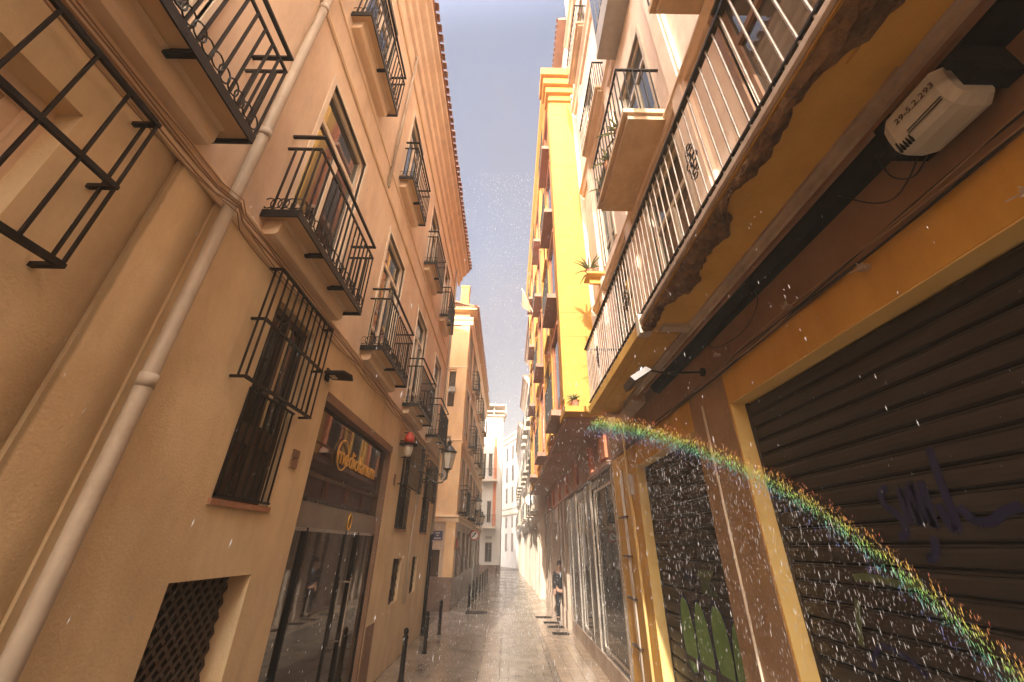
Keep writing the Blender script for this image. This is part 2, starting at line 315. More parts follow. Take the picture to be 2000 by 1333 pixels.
for ya, yb, dd in ((1.60, 1.905, .03), (2.06, 2.29, .02)):
    for k in range(8):
        a_, b_ = k/8, (k+1)/8; xa_, xb_ = XA-dd*a_**1.8, XA-dd*b_**1.8
        gw.add([(xa_,ya+(yb-ya)*a_,0),(xb_,ya+(yb-ya)*b_,0),(xb_,ya+(yb-ya)*b_,4.66),(xa_,ya+(yb-ya)*a_,4.66)], [(0,1,2,3)])
    gw.add([(XA-dd,yb,0),(XA,yb,0),(XA,yb,4.66),(XA-dd,yb,4.66)], [(0,1,2,3)])
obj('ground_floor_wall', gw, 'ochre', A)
ops_up = []
WU1 = [(3.03, 4.27), (5.78, 6.95), (8.55, 9.7), (11.3, 12.4), (.3, 1.5)]
WU2 = [(3.05, 4.15), (5.8, 6.85), (8.55, 9.6), (11.3, 12.3), (.3, 1.4)]
for a, b in WU1: ops_up.append((a, b, 5.04, 7.58))
for a, b in WU2: ops_up.append((a, b, 9.02, 11.3))
obj('upper_wall', MB().wall('x', XA+.006, -2.53, -4, 13.5, 4.66, 13.3, ops_up), 'pinkbeige', A)
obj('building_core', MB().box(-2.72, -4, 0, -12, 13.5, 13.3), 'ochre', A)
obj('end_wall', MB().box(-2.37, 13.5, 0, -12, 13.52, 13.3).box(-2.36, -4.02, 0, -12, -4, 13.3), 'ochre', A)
# string courses
def course(z, h, d, y0=-4, y1=13.5, material='moulding', nm='string_course', x=XA, par=A, s=1):
    obj(nm, MB().exty([(x,z),(x+s*d*.6,z),(x+s*d,z+h*.35),(x+s*d,z+h*.75),(x+s*d*.7,z+h),(x,z+h)], y0, y1), material, par)
course(4.60, .07, .035); course(4.76, .05, .03); course(8.02, .09, .045); course(8.62, .05, .03); course(11.75, .12, .06)
# eaves cornice
obj('cornice', MB().exty([(-2.36,12.45),(-2.30,12.5),(-2.28,12.72),(-2.2,12.8),(-2.18,12.98),(-2.05,13.08),(-2.03,13.2),(-1.93,13.24),(-1.92,13.34),(-2.36,13.4)], -4, 14.4), 'pinkbeige', A)
roof = obj('roof', MB().exty([(-1.93,13.345),(-1.88,13.345),(-1.88,13.37),(-7,15.2),(-7,15.1)], -4, 14.42), 'terracotta', A)
def tilem():
    m = MB(); k = 6; vs = []
    for j, (x, r) in enumerate(((.06,.085),(-.5,.075))):
        for i in range(k+1):
            a = pi*i/k; vs.append((x, cos(a)*r, sin(a)*r + (0 if j == 0 else .17)))
            vs.append((x, cos(a)*(r-.014), sin(a)*(r-.014) + (0 if j == 0 else .17)))
    n = 2*(k+1)
    for i in range(k):
        m_ = (2*i, 2*i+2, n+2*i+2, n+2*i); m.f.append(m_); m.f.append((2*i+1, 2*i+3, n+2*i+3, n+2*i+1)); m.f.append((2*i, 2*i+1, 2*i+3, 2*i+2))
    m.v = vs; return m
for i in range(56):
    o = obj('roof_tile', tilem, 'terracotta', roof, loc=(-1.86+random.uniform(-.015,.015), 2.6+i*.212, 13.37), key='tile')
# French windows
def french(par, x, y0, y1, z0, z1, s=1, fm='white', gm='glass', dp=.1, tr=.45):
    """window in a wall whose street side is +s in x; parts: window (surround) > frame, pane"""
    f = MB(); t = .07; e = x+s*.022
    for a in ((y0-t, y0, z0, z1+t), (y1, y1+t, z0, z1+t)): f.box(x-s*.03, a[0], a[2], e, a[1], a[3])
    f.box(x-s*.03, y0, z1, e, y1, z1+t)
    wn = obj('window', f, fm, par)
    g = MB(); xi = x-s*dp; zt = z1-(z1-z0)*tr*.55; ym = (y0+y1)/2; b = .06
    g.box(xi, y0, z0, xi+s*.05, y0+b, z1).box(xi, y1-b, z0, xi+s*.05, y1, z1).box(xi, y0+b, z1-b, xi+s*.05, y1-b, z1).box(xi, y0+b, zt-.035, xi+s*.055, y1-b, zt+.035)
    g.box(xi, ym-.05, z0, xi+s*.052, ym+.05, zt-.035)
    zb = z0+(zt-z0)*.28
    for a, c in ((y0+b, ym-.05), (ym+.05, y1-b)): g.box(xi+s*.002, a, z0, xi+s*.044, c, z0+.1).box(xi+s*.002, a, zb-.03, xi+s*.044, c, zb+.03)
    obj('frame', g, fm, wn)
    for a, c, d, q in ((y0+b, y1-b, zt+.035, z1-b), (y0+b, ym-.05, zb+.03, zt-.035), (ym+.05, y1-b, zb+.03, zt-.035), (y0+b, ym-.05, z0+.1, zb-.03), (ym+.05, y1-b, z0+.1, zb-.03)):
        obj('pane', MB().box(xi+s*.012, a, d, xi+s*.02, c, q), gm, wn)
    return wn
for i, (a, b) in enumerate(WU1): french(A, XA, a, b, 5.04, 7.58, gm='glass')
for i, (a, b) in enumerate(WU2): french(A, XA, a, b, 9.02, 11.3, gm='glass')
# balconies of A
def baluster_m(h):
    return lambda: MB().box(-.008, -.008, 0, .008, .008, h)
def balcony(par, xw, s, y0, y1, zf, dp=.37, h=1.09, beam=True, single_rings=True, nb=None, rowh=.16):
    xo = xw+s*dp; m = MB()
    # black edge frame
    m.box(xw, y0, zf-.075, xo, y0+.014, zf+.012).box(xw, y1-.014, zf-.075, xo, y1, zf+.012).box(xo-s*.014, y0+.014, zf-.075, xo, y1-.014, zf+.012)
    k = max(2, int((y1-y0)/.58))
    for i in range(1, k): yy = y0+(y1-y0)*i/k; m.box(xw+s*.1, yy-.02, zf-.07, xo-s*.014, yy+.02, zf-.03)
    B = obj('balcony', m, 'iron', par)
    obj('floor_panel', MB().box(xw, y0+.015, zf-.03, xo-s*.015, y1-.015, zf+.004), 'tilepanel', B)
    for dz, w_ in ((h, .035), (h-.2, .022)):
        z = zf+dz
        obj('rail', MB().box(xw, y0, z-.012, xo, y0+w_, z+.012), 'iron', B); obj('rail', MB().box(xw, y1-w_, z-.012, xo, y1, z+.012), 'iron', B)
        obj('rail', MB().box(xo-s*w_, y0+w_, z-.012, xo, y1-w_, z+.012), 'iron', B)
    n = nb or int((y1-y0)/.105); bh = h-.2
    xs = xo-s*.011
    for i in range(n+1):
        obj('baluster', baluster_m(bh), 'iron', B, loc=(xs, y0+.011+(y1-y0-.022)*i/n, zf+.005), key=('bal', round(bh,3)))
    for j in range(1, 4):
        for yy in (y0+.011, y1-.011): obj('baluster', baluster_m(bh), 'iron', B, loc=(xw+s*dp*j/4, yy, zf+.005), key=('bal', round(bh,3)))
    r = .052
    if single_rings:
        for i in range(int((y1-y0)/.085)):
            obj('ring', lambda: MB().ring((0,0,0), r, .0072, 'x', 12, 4, 1.25), 'iron', B, loc=(xs+s*.004*(1 if i % 2 else -1), y0+.06+i*.085, zf+.10), key='ringx')
        for j in range(5):
            obj('ring', lambda: MB().ring((0,0,0), r, .0072, 'y', 12, 4, 1.25), 'iron', B, loc=(xw+s*(.04+j*.07), y0+.011, zf+.10), key='ringy')
    else:
        q = MB()
        for i in range(int((y1-y0)/.085)): q.ring((xs, y0+.06+i*.085, zf+.10), r, .006, 'x', 8, 3, 1.25)
        for j in range(5): q.ring((xw+s*(.04+j*.07), y0+.011, zf+.10), r, .006, 'y', 8, 3, 1.25)
        obj('ring_row', q, 'iron', B, kind='stuff')
    if beam:
        obj('corbel_beam', MB().exty([(xw,zf-.20),(xw+s*.13,zf-.20),(xw+s*.16,zf-.17),(xw+s*.16,zf-.045),(xw+s*.2,zf-.035),(xw,zf-.035)], y0+.1, y1-.08), 'moulding', B)
    return B
for y0, y1, s_ in ((.15, 1.98, True), (2.72, 4.5, True), (5.53, 7.2, True), (8.32, 9.98, False), (11.1, 12.75, False)): balcony(A, XA, 1, y0, y1, 4.98, single_rings=s_)
for y0, y1 in ((.1, 1.5), (2.82, 4.32), (5.64, 7.0), (8.4, 9.8), (11.1, 12.4)): balcony(A, XA, 1, y0, y1, 8.99, dp=.31, single_rings=False)
# barred window grilles
def boxgrille(par, xw, s, y0, y1, z0, z1, dp, n, t=.011):
    m = MB(); xo = xw+s*dp; zm = (z0+z1)/2
    for z in (z0, zm, z1):
        m.box(xw, y0-t, z-t, xo+s*t, y0+t, z+t).box(xw, y1-t, z-t, xo+s*t, y1+t, z+t).box(xo-s*t, y0+t, z-t*1.3, xo+s*t, y1-t, z+t*1.3)
    G = obj('window_grille', m, 'iron', par)
    for i in range(n+1):
        obj('bar', lambda: MB().box(-.007, -.007, 0, .007, .007, z1-z0), 'iron', G, loc=(xo+s*.002, y0+(y1-y0)*i/n, z0), key=('bar', round(z1-z0, 3)))
    for z_ in (0,):
        for yy in (y0, y1): obj('bar', lambda: MB().box(-.007, -.007, 0, .007, .007, z1-z0), 'iron', G, loc=(xw+s*dp*.5, yy, z0), key=('bar', round(z1-z0, 3)))
    return G
def flatgrille(par, x, y0, y1, z0, z1, n, t=.01):
    m = MB()
    for z in (z0+.01, z1-.01): m.box(x-t, y0, z-t, x+t, y1, z+t)
    m.box(x-t, y0, z0, x+t, y0+.012, z1)
    G = obj('window_grille', m, 'iron', par)
    for i in range(n):
        obj('bar', lambda: MB().box(-.007, -.007, 0, .007, .007, z1-z0), 'iron', G, loc=(x, y0+.03+(y1-y0-.06)*i/(n-1), z0), key=('bar', round(z1-z0, 3)))
    return G
boxgrille(A, XA, 1, -.62, 1.56, 3.40, 4.50, .15, 11, .013)
boxgrille(A, XA, 1, 3.10, 4.33, 3.45, 4.58, .13, 11)
flatgrille(A, XA+.012, 3.38, 4.2, 2.53, 3.46, 8)
boxgrille(A, XA, 1, 8.88, 10.75, 3.36, 4.46, .13, 16); flatgrille(A, XA+.012, 9.1, 10.1, 2.52, 3.38, 9)
boxgrille(A, XA, 1, 11.6, 12.95, 3.34, 4.36, .13, 12); flatgrille(A, XA+.012, 11.75, 12.7, 2.52, 3.36, 9)
# windows behind the grilles
def casement(par, x, y0, y1, z0, z1, near=False):
    f = MB(); xi = x-.14; b = .07; ym = (y0+y1)/2; zt = z0+(z1-z0)*.33
    f.box(xi, y0, z0, xi+.05, y0+b, z1).box(xi, y1-b, z0, xi+.05, y1, z1).box(xi, y0+b, z1-b, xi+.05, y1-b, z1).box(xi, y0+b, z0, xi+.05, y1-b, z0+b).box(xi, ym-.04, z0+b, xi+.055, ym+.04, z1-b).box(xi, y0+b, zt-.12, xi+.06, ym-.04, zt+.05).box(xi, ym+.04, zt-.12, xi+.06, y1-b, zt+.05)
    W = obj('window', f, 'wood', par)
    for a, c in ((y0+b, ym-.04), (ym+.04, y1-b)):
        obj('pane', MB().box(xi+.01, a, zt+.05, xi+.02, c, z1-b), 'glass', W)
        obj('panel', MB().box(xi+.01, a, z0+b, xi+.025, c, zt-.12), 'wood', W)
        obj('curtain', MB().box(xi+.024, a+.03, zt+.08, xi+.03, a+(c-a)*.38, z1-b-.02), 'curtain', W)
    obj('sill', MB().box(x-.14, y0-.03, z0-.045, x+.025, y1+.03, z0), 'terracotta', W)
    return W
for a, b, c, d in grw: casement(A, XA, a, b, c, d)
# near big window behind the near grille
f = MB(); x0 = -2.62
for a in ((-.9,-.8),(.16,.26),(1.2,1.36)): f.box(x0, a[0], 2.3, x0+.07, a[1], 4.27)
for z in (2.3, 3.2, 4.13): f.box(x0, -.8, z, x0+.06, 1.2, z+.14)
f.box(x0+.07, -.9, 4.17, x0+.11, 1.36, 4.27).box(x0+.07, 1.27, 2.3, x0+.11, 1.36, 4.17)
W = obj('window', f, 'pinkbeige', A)
for a, b in ((-.8,.16),(.26,1.2)):
    for c, d in ((2.44,3.2),(3.34,4.13)): obj('pane', MB().box(x0+.01, a, c, x0+.02, b, d), 'warmglass', W)
    obj('mullion', MB().box(x0+.02, (a+b)/2-.02, 2.44, x0+.045, (a+b)/2+.02, 4.13), 'pinkbeige', W)
# low cellar openings with lattice grilles
for i, (a, b, c, d) in enumerate(shut_lo):
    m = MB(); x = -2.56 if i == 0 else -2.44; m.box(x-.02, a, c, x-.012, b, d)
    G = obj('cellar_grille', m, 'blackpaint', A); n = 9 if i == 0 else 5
    lat = MB()
    hh = d-c; ww = b-a
    for k in range(-n, n+1):
        for sg in (1, -1):
            p = []; y_ = a+ww*k/n
            for z_ in (c, d):
                yy = y_+sg*(z_-c)*1.0 if sg > 0 else y_+ww-(z_-c)*1.0
                p.append((yy, z_))
            (ya, za), (yb, zb) = p
            # clip to opening
            def cl(ya, za, yb, zb):
                if ya == yb: return None
                t0, t1 = 0., 1.
                for lo, hi, p0, p1 in ((a, b, ya, yb),):
                    dv = p1-p0; ta = (lo-p0)/dv; tb = (hi-p0)/dv
                    if ta > tb: ta, tb = tb, ta
                    t0 = max(t0, ta); t1 = min(t1, tb)
                if t1-t0 < .02: return None
                return (ya+(yb-ya)*t0, za+(zb-za)*t0, ya+(yb-ya)*t1, za+(zb-za)*t1)
            q = cl(ya, za, yb, zb)
            if q: lat.obox((x+.004*sg, q[0], q[1]), (x+.004*sg, q[2], q[3]), .028, .01, (1,0,0))
    obj('lattice', lat, 'wood', G, kind='stuff')
    if i:
        sc2 = MB()
        for k in range(7): sc2.ring((x+.05, a+.06, c+.06+k*(d-c-.1)/6), .05, .011, 'y', 8, 4, 1.1)
        obj('scroll_row', sc2, 'iron', G)
# drainpipe and its socket joints
Pp = obj('drainpipe', MB().tube([(-2.30,2.34,0),(-2.30,2.34,3.1)], .049, 14, caps=False), 'pipe', A, smooth=True)
for za, zb in ((3.1,5.55),(5.55,7.9),(7.9,13)): obj('pipe_length', MB().tube([(-2.30,2.34,za),(-2.30,2.34,zb)], .046, 14, caps=False), 'pipe', Pp, smooth=True)
for z in (3.1, 5.55, 7.9): obj('pipe_collar', MB().tube([(-2.30,2.34,z-.045),(-2.30,2.34,z+.045)], .0525, 14), 'pipe', Pp, smooth=True)
obj('drainpipe', MB().tube([(-2.31,13.42,0),(-2.31,13.42,2.5)], .05, 10), 'iron', A, smooth=True)
obj('drainpipe', MB().tube([(-2.31,13.42,2.5),(-2.31,13.42,12.9)], .045, 10), 'pipe', A, smooth=True)
obj('drainpipe', MB().tube([(-2.32,5.15,8.1),(-2.32,5.15,12.9)], .03, 8), 'pipe', A, smooth=True)
obj('drainpipe', MB().tube([(-2.33,10.7,1),(-2.33,10.7,2.6),(-2.33,10.9,3.3),(-2.33,10.9,4.6)], .022, 8), 'pipe', A, smooth=True)
# rusty stain patch of bare render near the shop
obj('bare_render', MB().box(XA, 8.14, .05, XA+.012, 8.62, .95), 'brownstone', A)
# shop front in A
SF = MB(); xs_ = -2.47
SF.box(-2.62, 4.87, 3.84, -2.36, 8.12, 3.965).box(-2.5, 8.03, .05, -2.372, 8.12, 3.84).box(-2.5, 4.87, .05, -2.41, 4.91, 3.84)
shop = obj('shop_front', SF, 'brownstone', A)
for a, b in ((4.92,5.55),(5.56,6.30),(6.31,7.10),(7.11,8.02)): obj('upper_pane', MB().box(xs_-.012, a, 2.66, xs_, b, 3.83), 'shopglass', shop)
for a, b, c in ((4.91,5.33,0),(5.34,6.62,.01),(6.63,7.18,.0),(7.19,8.02,.01)): obj('pane', MB().box(xs_-.01+c*2, a, .08, xs_+c*2, b, 2.36), 'shopglass', shop)
obj('transom_panel', MB().box(xs_-.03, 4.91, 2.37, xs_+.03, 8.02, 2.65), 'fawnmetal', shop)
for y in (5.335, 6.625, 7.185, 8.0): obj('door_stile', MB().box(xs_-.01, y-.022, .08, xs_+.035, y+.022, 2.37), 'blackpaint', shop)
obj('door_rail', MB().box(xs_-.01, 4.92, 2.33, xs_+.033, 8.0, 2.37), 'silver', shop)
obj('door_handle', MB().tube([(xs_+.09,7.02,.9),(xs_+.09,7.02,1.75)], .014, 8).box(xs_, 7.01, .95, xs_+.09, 7.03, .97).box(xs_, 7.01, 1.68, xs_+.09, 7.03, 1.70), 'silver', shop)
obj('interior_beam', MB().box(xs_-.004, 4.92, 2.95, xs_+.006, 8.0, 3.0).box(xs_-.004, 4.92, 3.35, xs_+.004, 6.4, 3.38), 'wood', shop)
L1 = lettering('lettering', 'mediolanum', .36, (xs_+.03, 6.62, 3.34), (pi/2, 0, pi/2), 'gold', shop, .008)
obj('emblem_ring', MB().ring((xs_+.03, 5.93, 3.36), .20, .012, 'x', 28, 6, 1.05), 'gold', shop, smooth=True)
obj('emblem_ring', MB().ring((xs_+.04, 6.67, 2.50), .07, .010, 'x', 20, 6, 1.6), 'gold', shop, smooth=True)
obj('plaque', MB().box(XA, 4.40, 2.93, XA+.02, 4.53, 3.02).box(XA, 4.40, 3.03, XA+.02, 4.53, 3.12), 'brownstone', A)
obj('plaque', MB().box(XA, 8.52, 3.28, XA+.02, 8.62, 3.5), 'brownstone', A)
# cables on A
for k, (z, r, sag) in enumerate(((4.665,.0085,.012),(4.705,.006,.03),(4.635,.0065,.045),(4.59,.005,.07),(4.73,.0045,.02))):
    pts = []
    for i in range(96):
        y = -3+i*16.4/95; x = -2.325+.004*k; x += .085*math.exp(-((y-2.34)/.11)**2)
        pts.append((x, y, z-sag*abs(sin(i*pi/9+k*.7))+.004*sin(i*1.1+k*2)))
    o = obj('wall_cable', MB().tube(pts, r, 5), 'cable', smooth=True)
    tagt(o, ['thick brown cable of the bundle along the ochre left facade','thin cable sagging over the bundle on the ochre left facade','brown cable looping between clips on the ochre left facade','lowest sagging cable of the bundle on the ochre facade','topmost thin cable of the bundle on the ochre facade'][k], 'cable', 'cables along the ochre facade')
# flat projecting fittings on A
t = thing('wall_spotlight', 'flat black floodlight sticking out over the shop window with gold lettering', 'wall lamp', (XA, 4.72, 4.13))
obj('housing', MB().add([(XA+.02,4.60,4.12),(XA+.02,4.86,4.12),(XA+.27,4.92,4.13),(XA+.31,4.78,4.13),(XA+.26,4.62,4.13),(XA+.02,4.60,4.15),(XA+.02,4.86,4.15),(XA+.27,4.92,4.16),(XA+.31,4.78,4.16),(XA+.26,4.62,4.16)],
    [(4,3,2,1,0),(5,6,7,8,9),(0,1,6,5),(1,2,7,6),(2,3,8,7),(3,4,9,8),(4,0,5,9)]), 'iron', t)
obj('wall_plate', MB().box(XA, 4.68, 4.06, XA+.02, 4.78, 4.22), 'iron', t)
obj('lens', MB().box(XA+.05, 4.68, 4.111, XA+.12, 4.8, 4.119), 'lampglass', t)
t = thing('wall_lantern', 'wall lantern with black disc brim and red cap beside the barred window past the shop', 'wall lamp', (XA+.19, 8.62, 4.12))
obj('brim', MB().lathe([(.02,0),(.2,.0),(.205,.015),(.1,.035),(.03,.05)], (XA+.2,8.62,4.12), 18), 'iron', t, smooth=False)
obj('cap', MB().lathe([(.11,0),(.105,.12),(.07,.2),(.02,.24)], (XA+.2,8.62,4.165), 14), 'redplastic', t, smooth=True)
obj('glass_shade', MB().lathe([(.105,0),(.1,-.1),(.07,-.22),(.03,-.24)], (XA+.2,8.62,4.115), 14), 'lampglass', t, smooth=True)
obj('arm', MB().box(XA, 8.61, 4.2, XA+.2, 8.63, 4.22), 'iron', t)

# ================================================================ street lanterns
def lantern_at(loc, label, y_wall_len=.85, zdrop=0, sc=1.):
    t = thing('street_lamp', label, 'street lamp', loc, 'ornate lanterns on wall brackets')
    X, Y, Z = loc; s = sc
    def q(dx, dz, dy=0): return (X+dx*s, Y+dy*s, Z+dz*s)
    m = MB()
    m.box(X, Y-.02*s, Z-.5*s, X+.025*s, Y+.02*s, Z+.42*s)
    # S-shaped arm
    pts = [q(.02,-.05), q(.12,-.14), q(.26,-.28), q(.42,-.36), q(.58,-.34), q(.68,-.22), q(.70,-.08)]
    m.tube(pts, .022*s, 6)
    def spiral(cx, cz, r0, turns, sg, r=.014):
        m.tube([q(cx+sg*cos(a)*(r0*(1-a/(turns*2*pi*1.15))), cz+sin(a)*(r0*(1-a/(turns*2*pi*1.15)))) for a in [i*turns*2*pi/20 for i in range(21)]], r*s, 5)
    spiral(.34, -.10, .11, 1.3, 1); spiral(.10, .12, .10, 1.3, -1); spiral(.08, .33, .07, 1.2, 1); spiral(.55, -.17, .07, 1.2, -1); spiral(.10,-.32,.07,1.2,1)
    obj('bracket', m, 'brass', t)
    m = MB()
    c = q(.70, 0)
    m.lathe([(.03*s,-.1*s),(.05*s,-.03*s),(.11*s,0),(.12*s,.02*s)], c, 6)
    for i in range(6):
        a = 2*pi*i/6; m.obox((c[0]+.12*s*cos(a), c[1]+.12*s*sin(a), c[2]+.02*s), (c[0]+.2*s*cos(a), c[1]+.2*s*sin(a), c[2]+.44*s), .014*s, .014*s)
    fr = obj('lantern_frame', m, 'brass', t)
    obj('glazing', MB().lathe([(.112*s,.02*s),(.19*s,.435*s)], c, 6), 'lampglass', t)
    obj('lamp_roof', MB().lathe([(.22*s,.44*s),(.235*s,.47*s),(.17*s,.54*s),(.1*s,.62*s),(.05*s,.66*s),(.05*s,.72*s),(.075*s,.75*s),(.03*s,.78*s),(.012*s,.86*s)], c, 12), 'brass', t)
    return t
lantern_at((XA, 11.2, 4.05), 'nearest ornate lantern, on the corner of the ochre house beside the barred windows')
lantern_at((-2.15, 21.2, 3.75), 'ornate lantern on the pale orange house, second along the left side', sc=.95)
lantern_at((-2.15, 26.5, 3.4), 'smallest ornate lantern, farthest along the pale orange house', sc=.85)

# ================================================================ LEFT BUILDING B
XB = -2.15; YB = 17.8
B_ = thing('corner_house', 'pale orange corner house beyond the side street with weathered ground floor and sunlit top corner', 'building', (XB, YB, 0))
obj('building_core', MB().box(-2.5, YB+.35, 0, -12, 34.8, 13.2), 'orangewall', B_)
opsE = [(-2.95, -2.62, 4.7, 6.6), (-3.05, -2.68, 0, 2.05), (-2.95,-2.62,8.0,9.8)]
obj('end_wall', MB().wall('y', YB, YB+.18, -12, XB, 3.3, 13.3, [opsE[0], opsE[2]]), 'orangewall', B_)
obj('end_wall', MB().wall('y', YB-.003, YB+.18, -12, XB, 1.1, 3.1, [(-3.05,-2.68,1.1,2.05)]), 'creamstone', B_)
obj('plinth', MB().box(-12, YB-.04, 0, XB+.03, YB+.1, 1.1).box(XB-.2, YB+.1, 0, XB+.03, 34.8, 1.05), 'plinthstone', B_)
opsF = []; opsG = []
for k in range(7):
    y = 18.9+k*2.3
    for z in (3.5, 6.9, 10.1): opsF.append((y, y+1.05, z, z+2.3))
    opsG.append((y-.1, y+1.2, 1.05 if k % 2 else 1.05, 2.75))
obj('upper_wall', MB().wall('x', XB, XB-.2, YB, 34.8, 3.3, 13.3, opsF), 'orangewall', B_)
obj('ground_floor_wall', MB().wall('x', XB+.003, XB-.2, YB, 34.8, 1.05, 3.1, opsG), 'creamstone', B_)
for o_ in opsF: french(B_, XB, o_[0], o_[1], o_[2], o_[3], gm='glass', fm='greywood', dp=.12)
for i, o_ in enumerate(opsG): obj('shop_shutter', MB().box(XB-.12, o_[0], .02, XB-.1, o_[1], 2.75), 'wood' if i % 2 else 'slat', B_)
obj('corner_pilaster', MB().box(XB-.42, YB-.05, 3.32, XB+.04, YB+.3, 12.4).box(XB-.36, YB-.045, 1.1, XB+.035, YB+.3, 3.06), 'orangewall', B_)
for z, h, d in ((3.06,.26,.14),(6.3,.14,.08),(9.9,.12,.07),(12.4,.4,.2)):
    obj('cornice', MB().exty([(XB,z),(XB+d*.4,z),(XB+d*.6,z+h*.5),(XB+d,z+h*.7),(XB+d,z+h),(XB,z+h)], YB-.001, 34.8).extx([(YB,z),(YB-d*.4,z),(YB-d*.6,z+h*.5),(YB-d,z+h*.7),(YB-d,z+h),(YB,z+h)], -12, XB+d), 'moulding', B_)
rB = obj('roof', MB().exty([(XB+.4,13.3),(XB+.42,13.36),(XB-5,15),(XB-5,14.9)], YB-.35, 34.9).add([(-12,YB-.35,13.3),(XB+.42,YB-.35,13.3),(XB+.42,YB-.35,13.38),(-12,YB-.35,13.38)], [(0,1,2,3)]), 'terracotta', B_)
obj('soffit', MB().box(XB-.3, YB-.33, 13.2, XB+.38, 34.8, 13.3).box(-12, YB-.33, 13.2, XB-.3, YB, 13.3), 'orangewall', B_)
for i in range(14):
    obj('roof_tile', tilem, 'terracotta', rB, loc=(XB+.3-i*.2, YB-.3, 13.40), key='tile', rz=-pi/2)
for i in range(60):
    obj('roof_tile', tilem, 'terracotta', rB, loc=(XB+.42, YB-.2+i*.215, 13.38), key='tile')
obj('chimney', MB().box(-2.75, 18.0, 13.3, -2.32, 18.5, 15.0).box(-2.78, 17.98, 15.0, -2.29, 18.53, 15.08), 'yellow', B_)
f = MB().box(-2.93, YB+.05, 4.72, -2.64, YB+.09, 6.58)
for k in range(11): f.box(-2.91, YB+.03, 4.75+k*.165, -2.66, YB+.07, 4.86+k*.165)
obj('louvred_shutter', f, 'greywood', B_)
obj('window', MB().box(-2.93, YB+.05, 8.02, -2.64, YB+.09, 9.78), 'glass', B_)
obj('door', MB().box(-3.03, YB+.1, 0, -2.7, YB+.15, 2.03), 'wood', B_)
obj('window_box', MB().box(-2.9, YB-.14, 8.7, -2.6, YB, 8.95), 'greywood', B_)
for y0 in (20.95, 25.55, 30.2):
    for z in (6.85, 10.05): balcony(B_, XB, 1, y0, y0+1.5, z, single_rings=False, nb=10)
for y0 in (18.65, 23.2, 27.8): balcony(B_, XB, 1, y0, y0+1.5, 3.5, single_rings=False, nb=10, beam=False)
gr = MB(); random.seed(5)
for (yy, zz, rr) in ((18.7,2.3,.16),(18.95,2.2,.13)): gr.ring((XB+.012, yy, zz), rr, .02, 'x', 10, 3)
gr.obox((XB+.012,18.5,2.1),(XB+.012,19.1,2.5),.03,.01,(1,0,0))
obj('graffiti', gr, 'graf red', B_)
gr = MB()
for k in range(10):
    yy = 19.1+k*.5; gr.obox((XB+.05, yy, 1.0+random.random()*.4), (XB+.05, yy+random.uniform(.05,.3), 1.7+random.random()*.5), .035, .01, (1,0,0))
obj('graffiti', gr, 'graf blue', B_)
t = thing('street_sign', 'dark blue street name plaque with white lettering on the corner house end wall', 'sign', (-2.75, YB-.02, 2.55))
obj('plate', MB().box(-3.0, YB-.02, 2.38, -2.62, YB-.004, 2.72), 'sign blue', t)
for zz, wd in ((2.64,.2),(2.55,.12),(2.45,.28)):
    tt = MB(); n = int(wd/.035)
    for i in range(n): tt.box(-2.81-wd/2+i*.035, YB-.025, zz-.02, -2.81-wd/2+i*.035+.022, YB-.021, zz+.02)
    obj('lettering', tt, 'sign white', t)
t = thing('traffic_sign', 'round red ringed no turning sign on a pole by the corner house shopfronts', 'sign', (-1.83, 24.5, 0))
obj('pole', MB().tube([(-1.83,24.5,0),(-1.83,24.5,3.0)], .03, 8), 'steelgrey', t)
obj('disc', MB().extx([(24.5+0,0)]*3, 0, 0) if False else MB().tube([(-1.83,24.44,2.72),(-1.83,24.46,2.72)], .27, 20), 'sign red', t)
obj('disc_face', MB().tube([(-1.83,24.43,2.72),(-1.83,24.438,2.72)], .2, 20), 'sign white', t)
obj('arrow', MB().obox((-1.95,24.42,2.62),(-1.73,24.42,2.82),.05,.01,(0,1,0)).obox((-1.72,24.42,2.83),(-1.83,24.42,2.83),.05,.01,(0,1,0)), 'blackpaint', t)

# ================================================================ bollards
def bollard(loc, label):
    t = thing('bollard', label, 'bollard', loc, 'iron bollards along the left pavement edge'); x, y, z = loc
    obj('post', MB().lathe([(.062,0),(.062,.03),(.048,.05),(.045,.62),(.055,.64),(.055,.67),(.038,.69)], loc, 14), 'iron', t, smooth=True)
    obj('knob', MB().lathe([(.03,.69),(.046,.72),(.05,.75),(.042,.78),(.02,.80),(.003,.805)], loc, 14), 'iron', t, smooth=True)
    return t
bl = ['nearest iron bollard, beside the glass shop front', 'second iron bollard, before the two cellar openings', 'third iron bollard, at the corner with the side street']
b0 = bollard((-1.88, 9.14, 0), bl[0])
for i, y in enumerate((11.27, 13.43)): copy_tree(b0, (-1.85, y, 0), bl[i+1])
far_b = ['iron bollard before the graffiti shopfronts, first past the side street', 'second iron bollard past the side street', 'third iron bollard past the side street, before the round traffic sign', 'fourth iron bollard past the side street, behind the traffic sign pole', 'fifth iron bollard past the side street', 'sixth iron bollard past the side street', 'seventh iron bollard past the side street']
for i, y in enumerate((19.2, 20.9, 22.7, 24.9, 27.0, 29.2, 31.5)): copy_tree(b0, (-1.52+i*.03, y, 0), far_b[i])
copy_tree(b0, (-.85, 37.5, 0), 'tiny far bollard at the end of the left pavement by the white house')

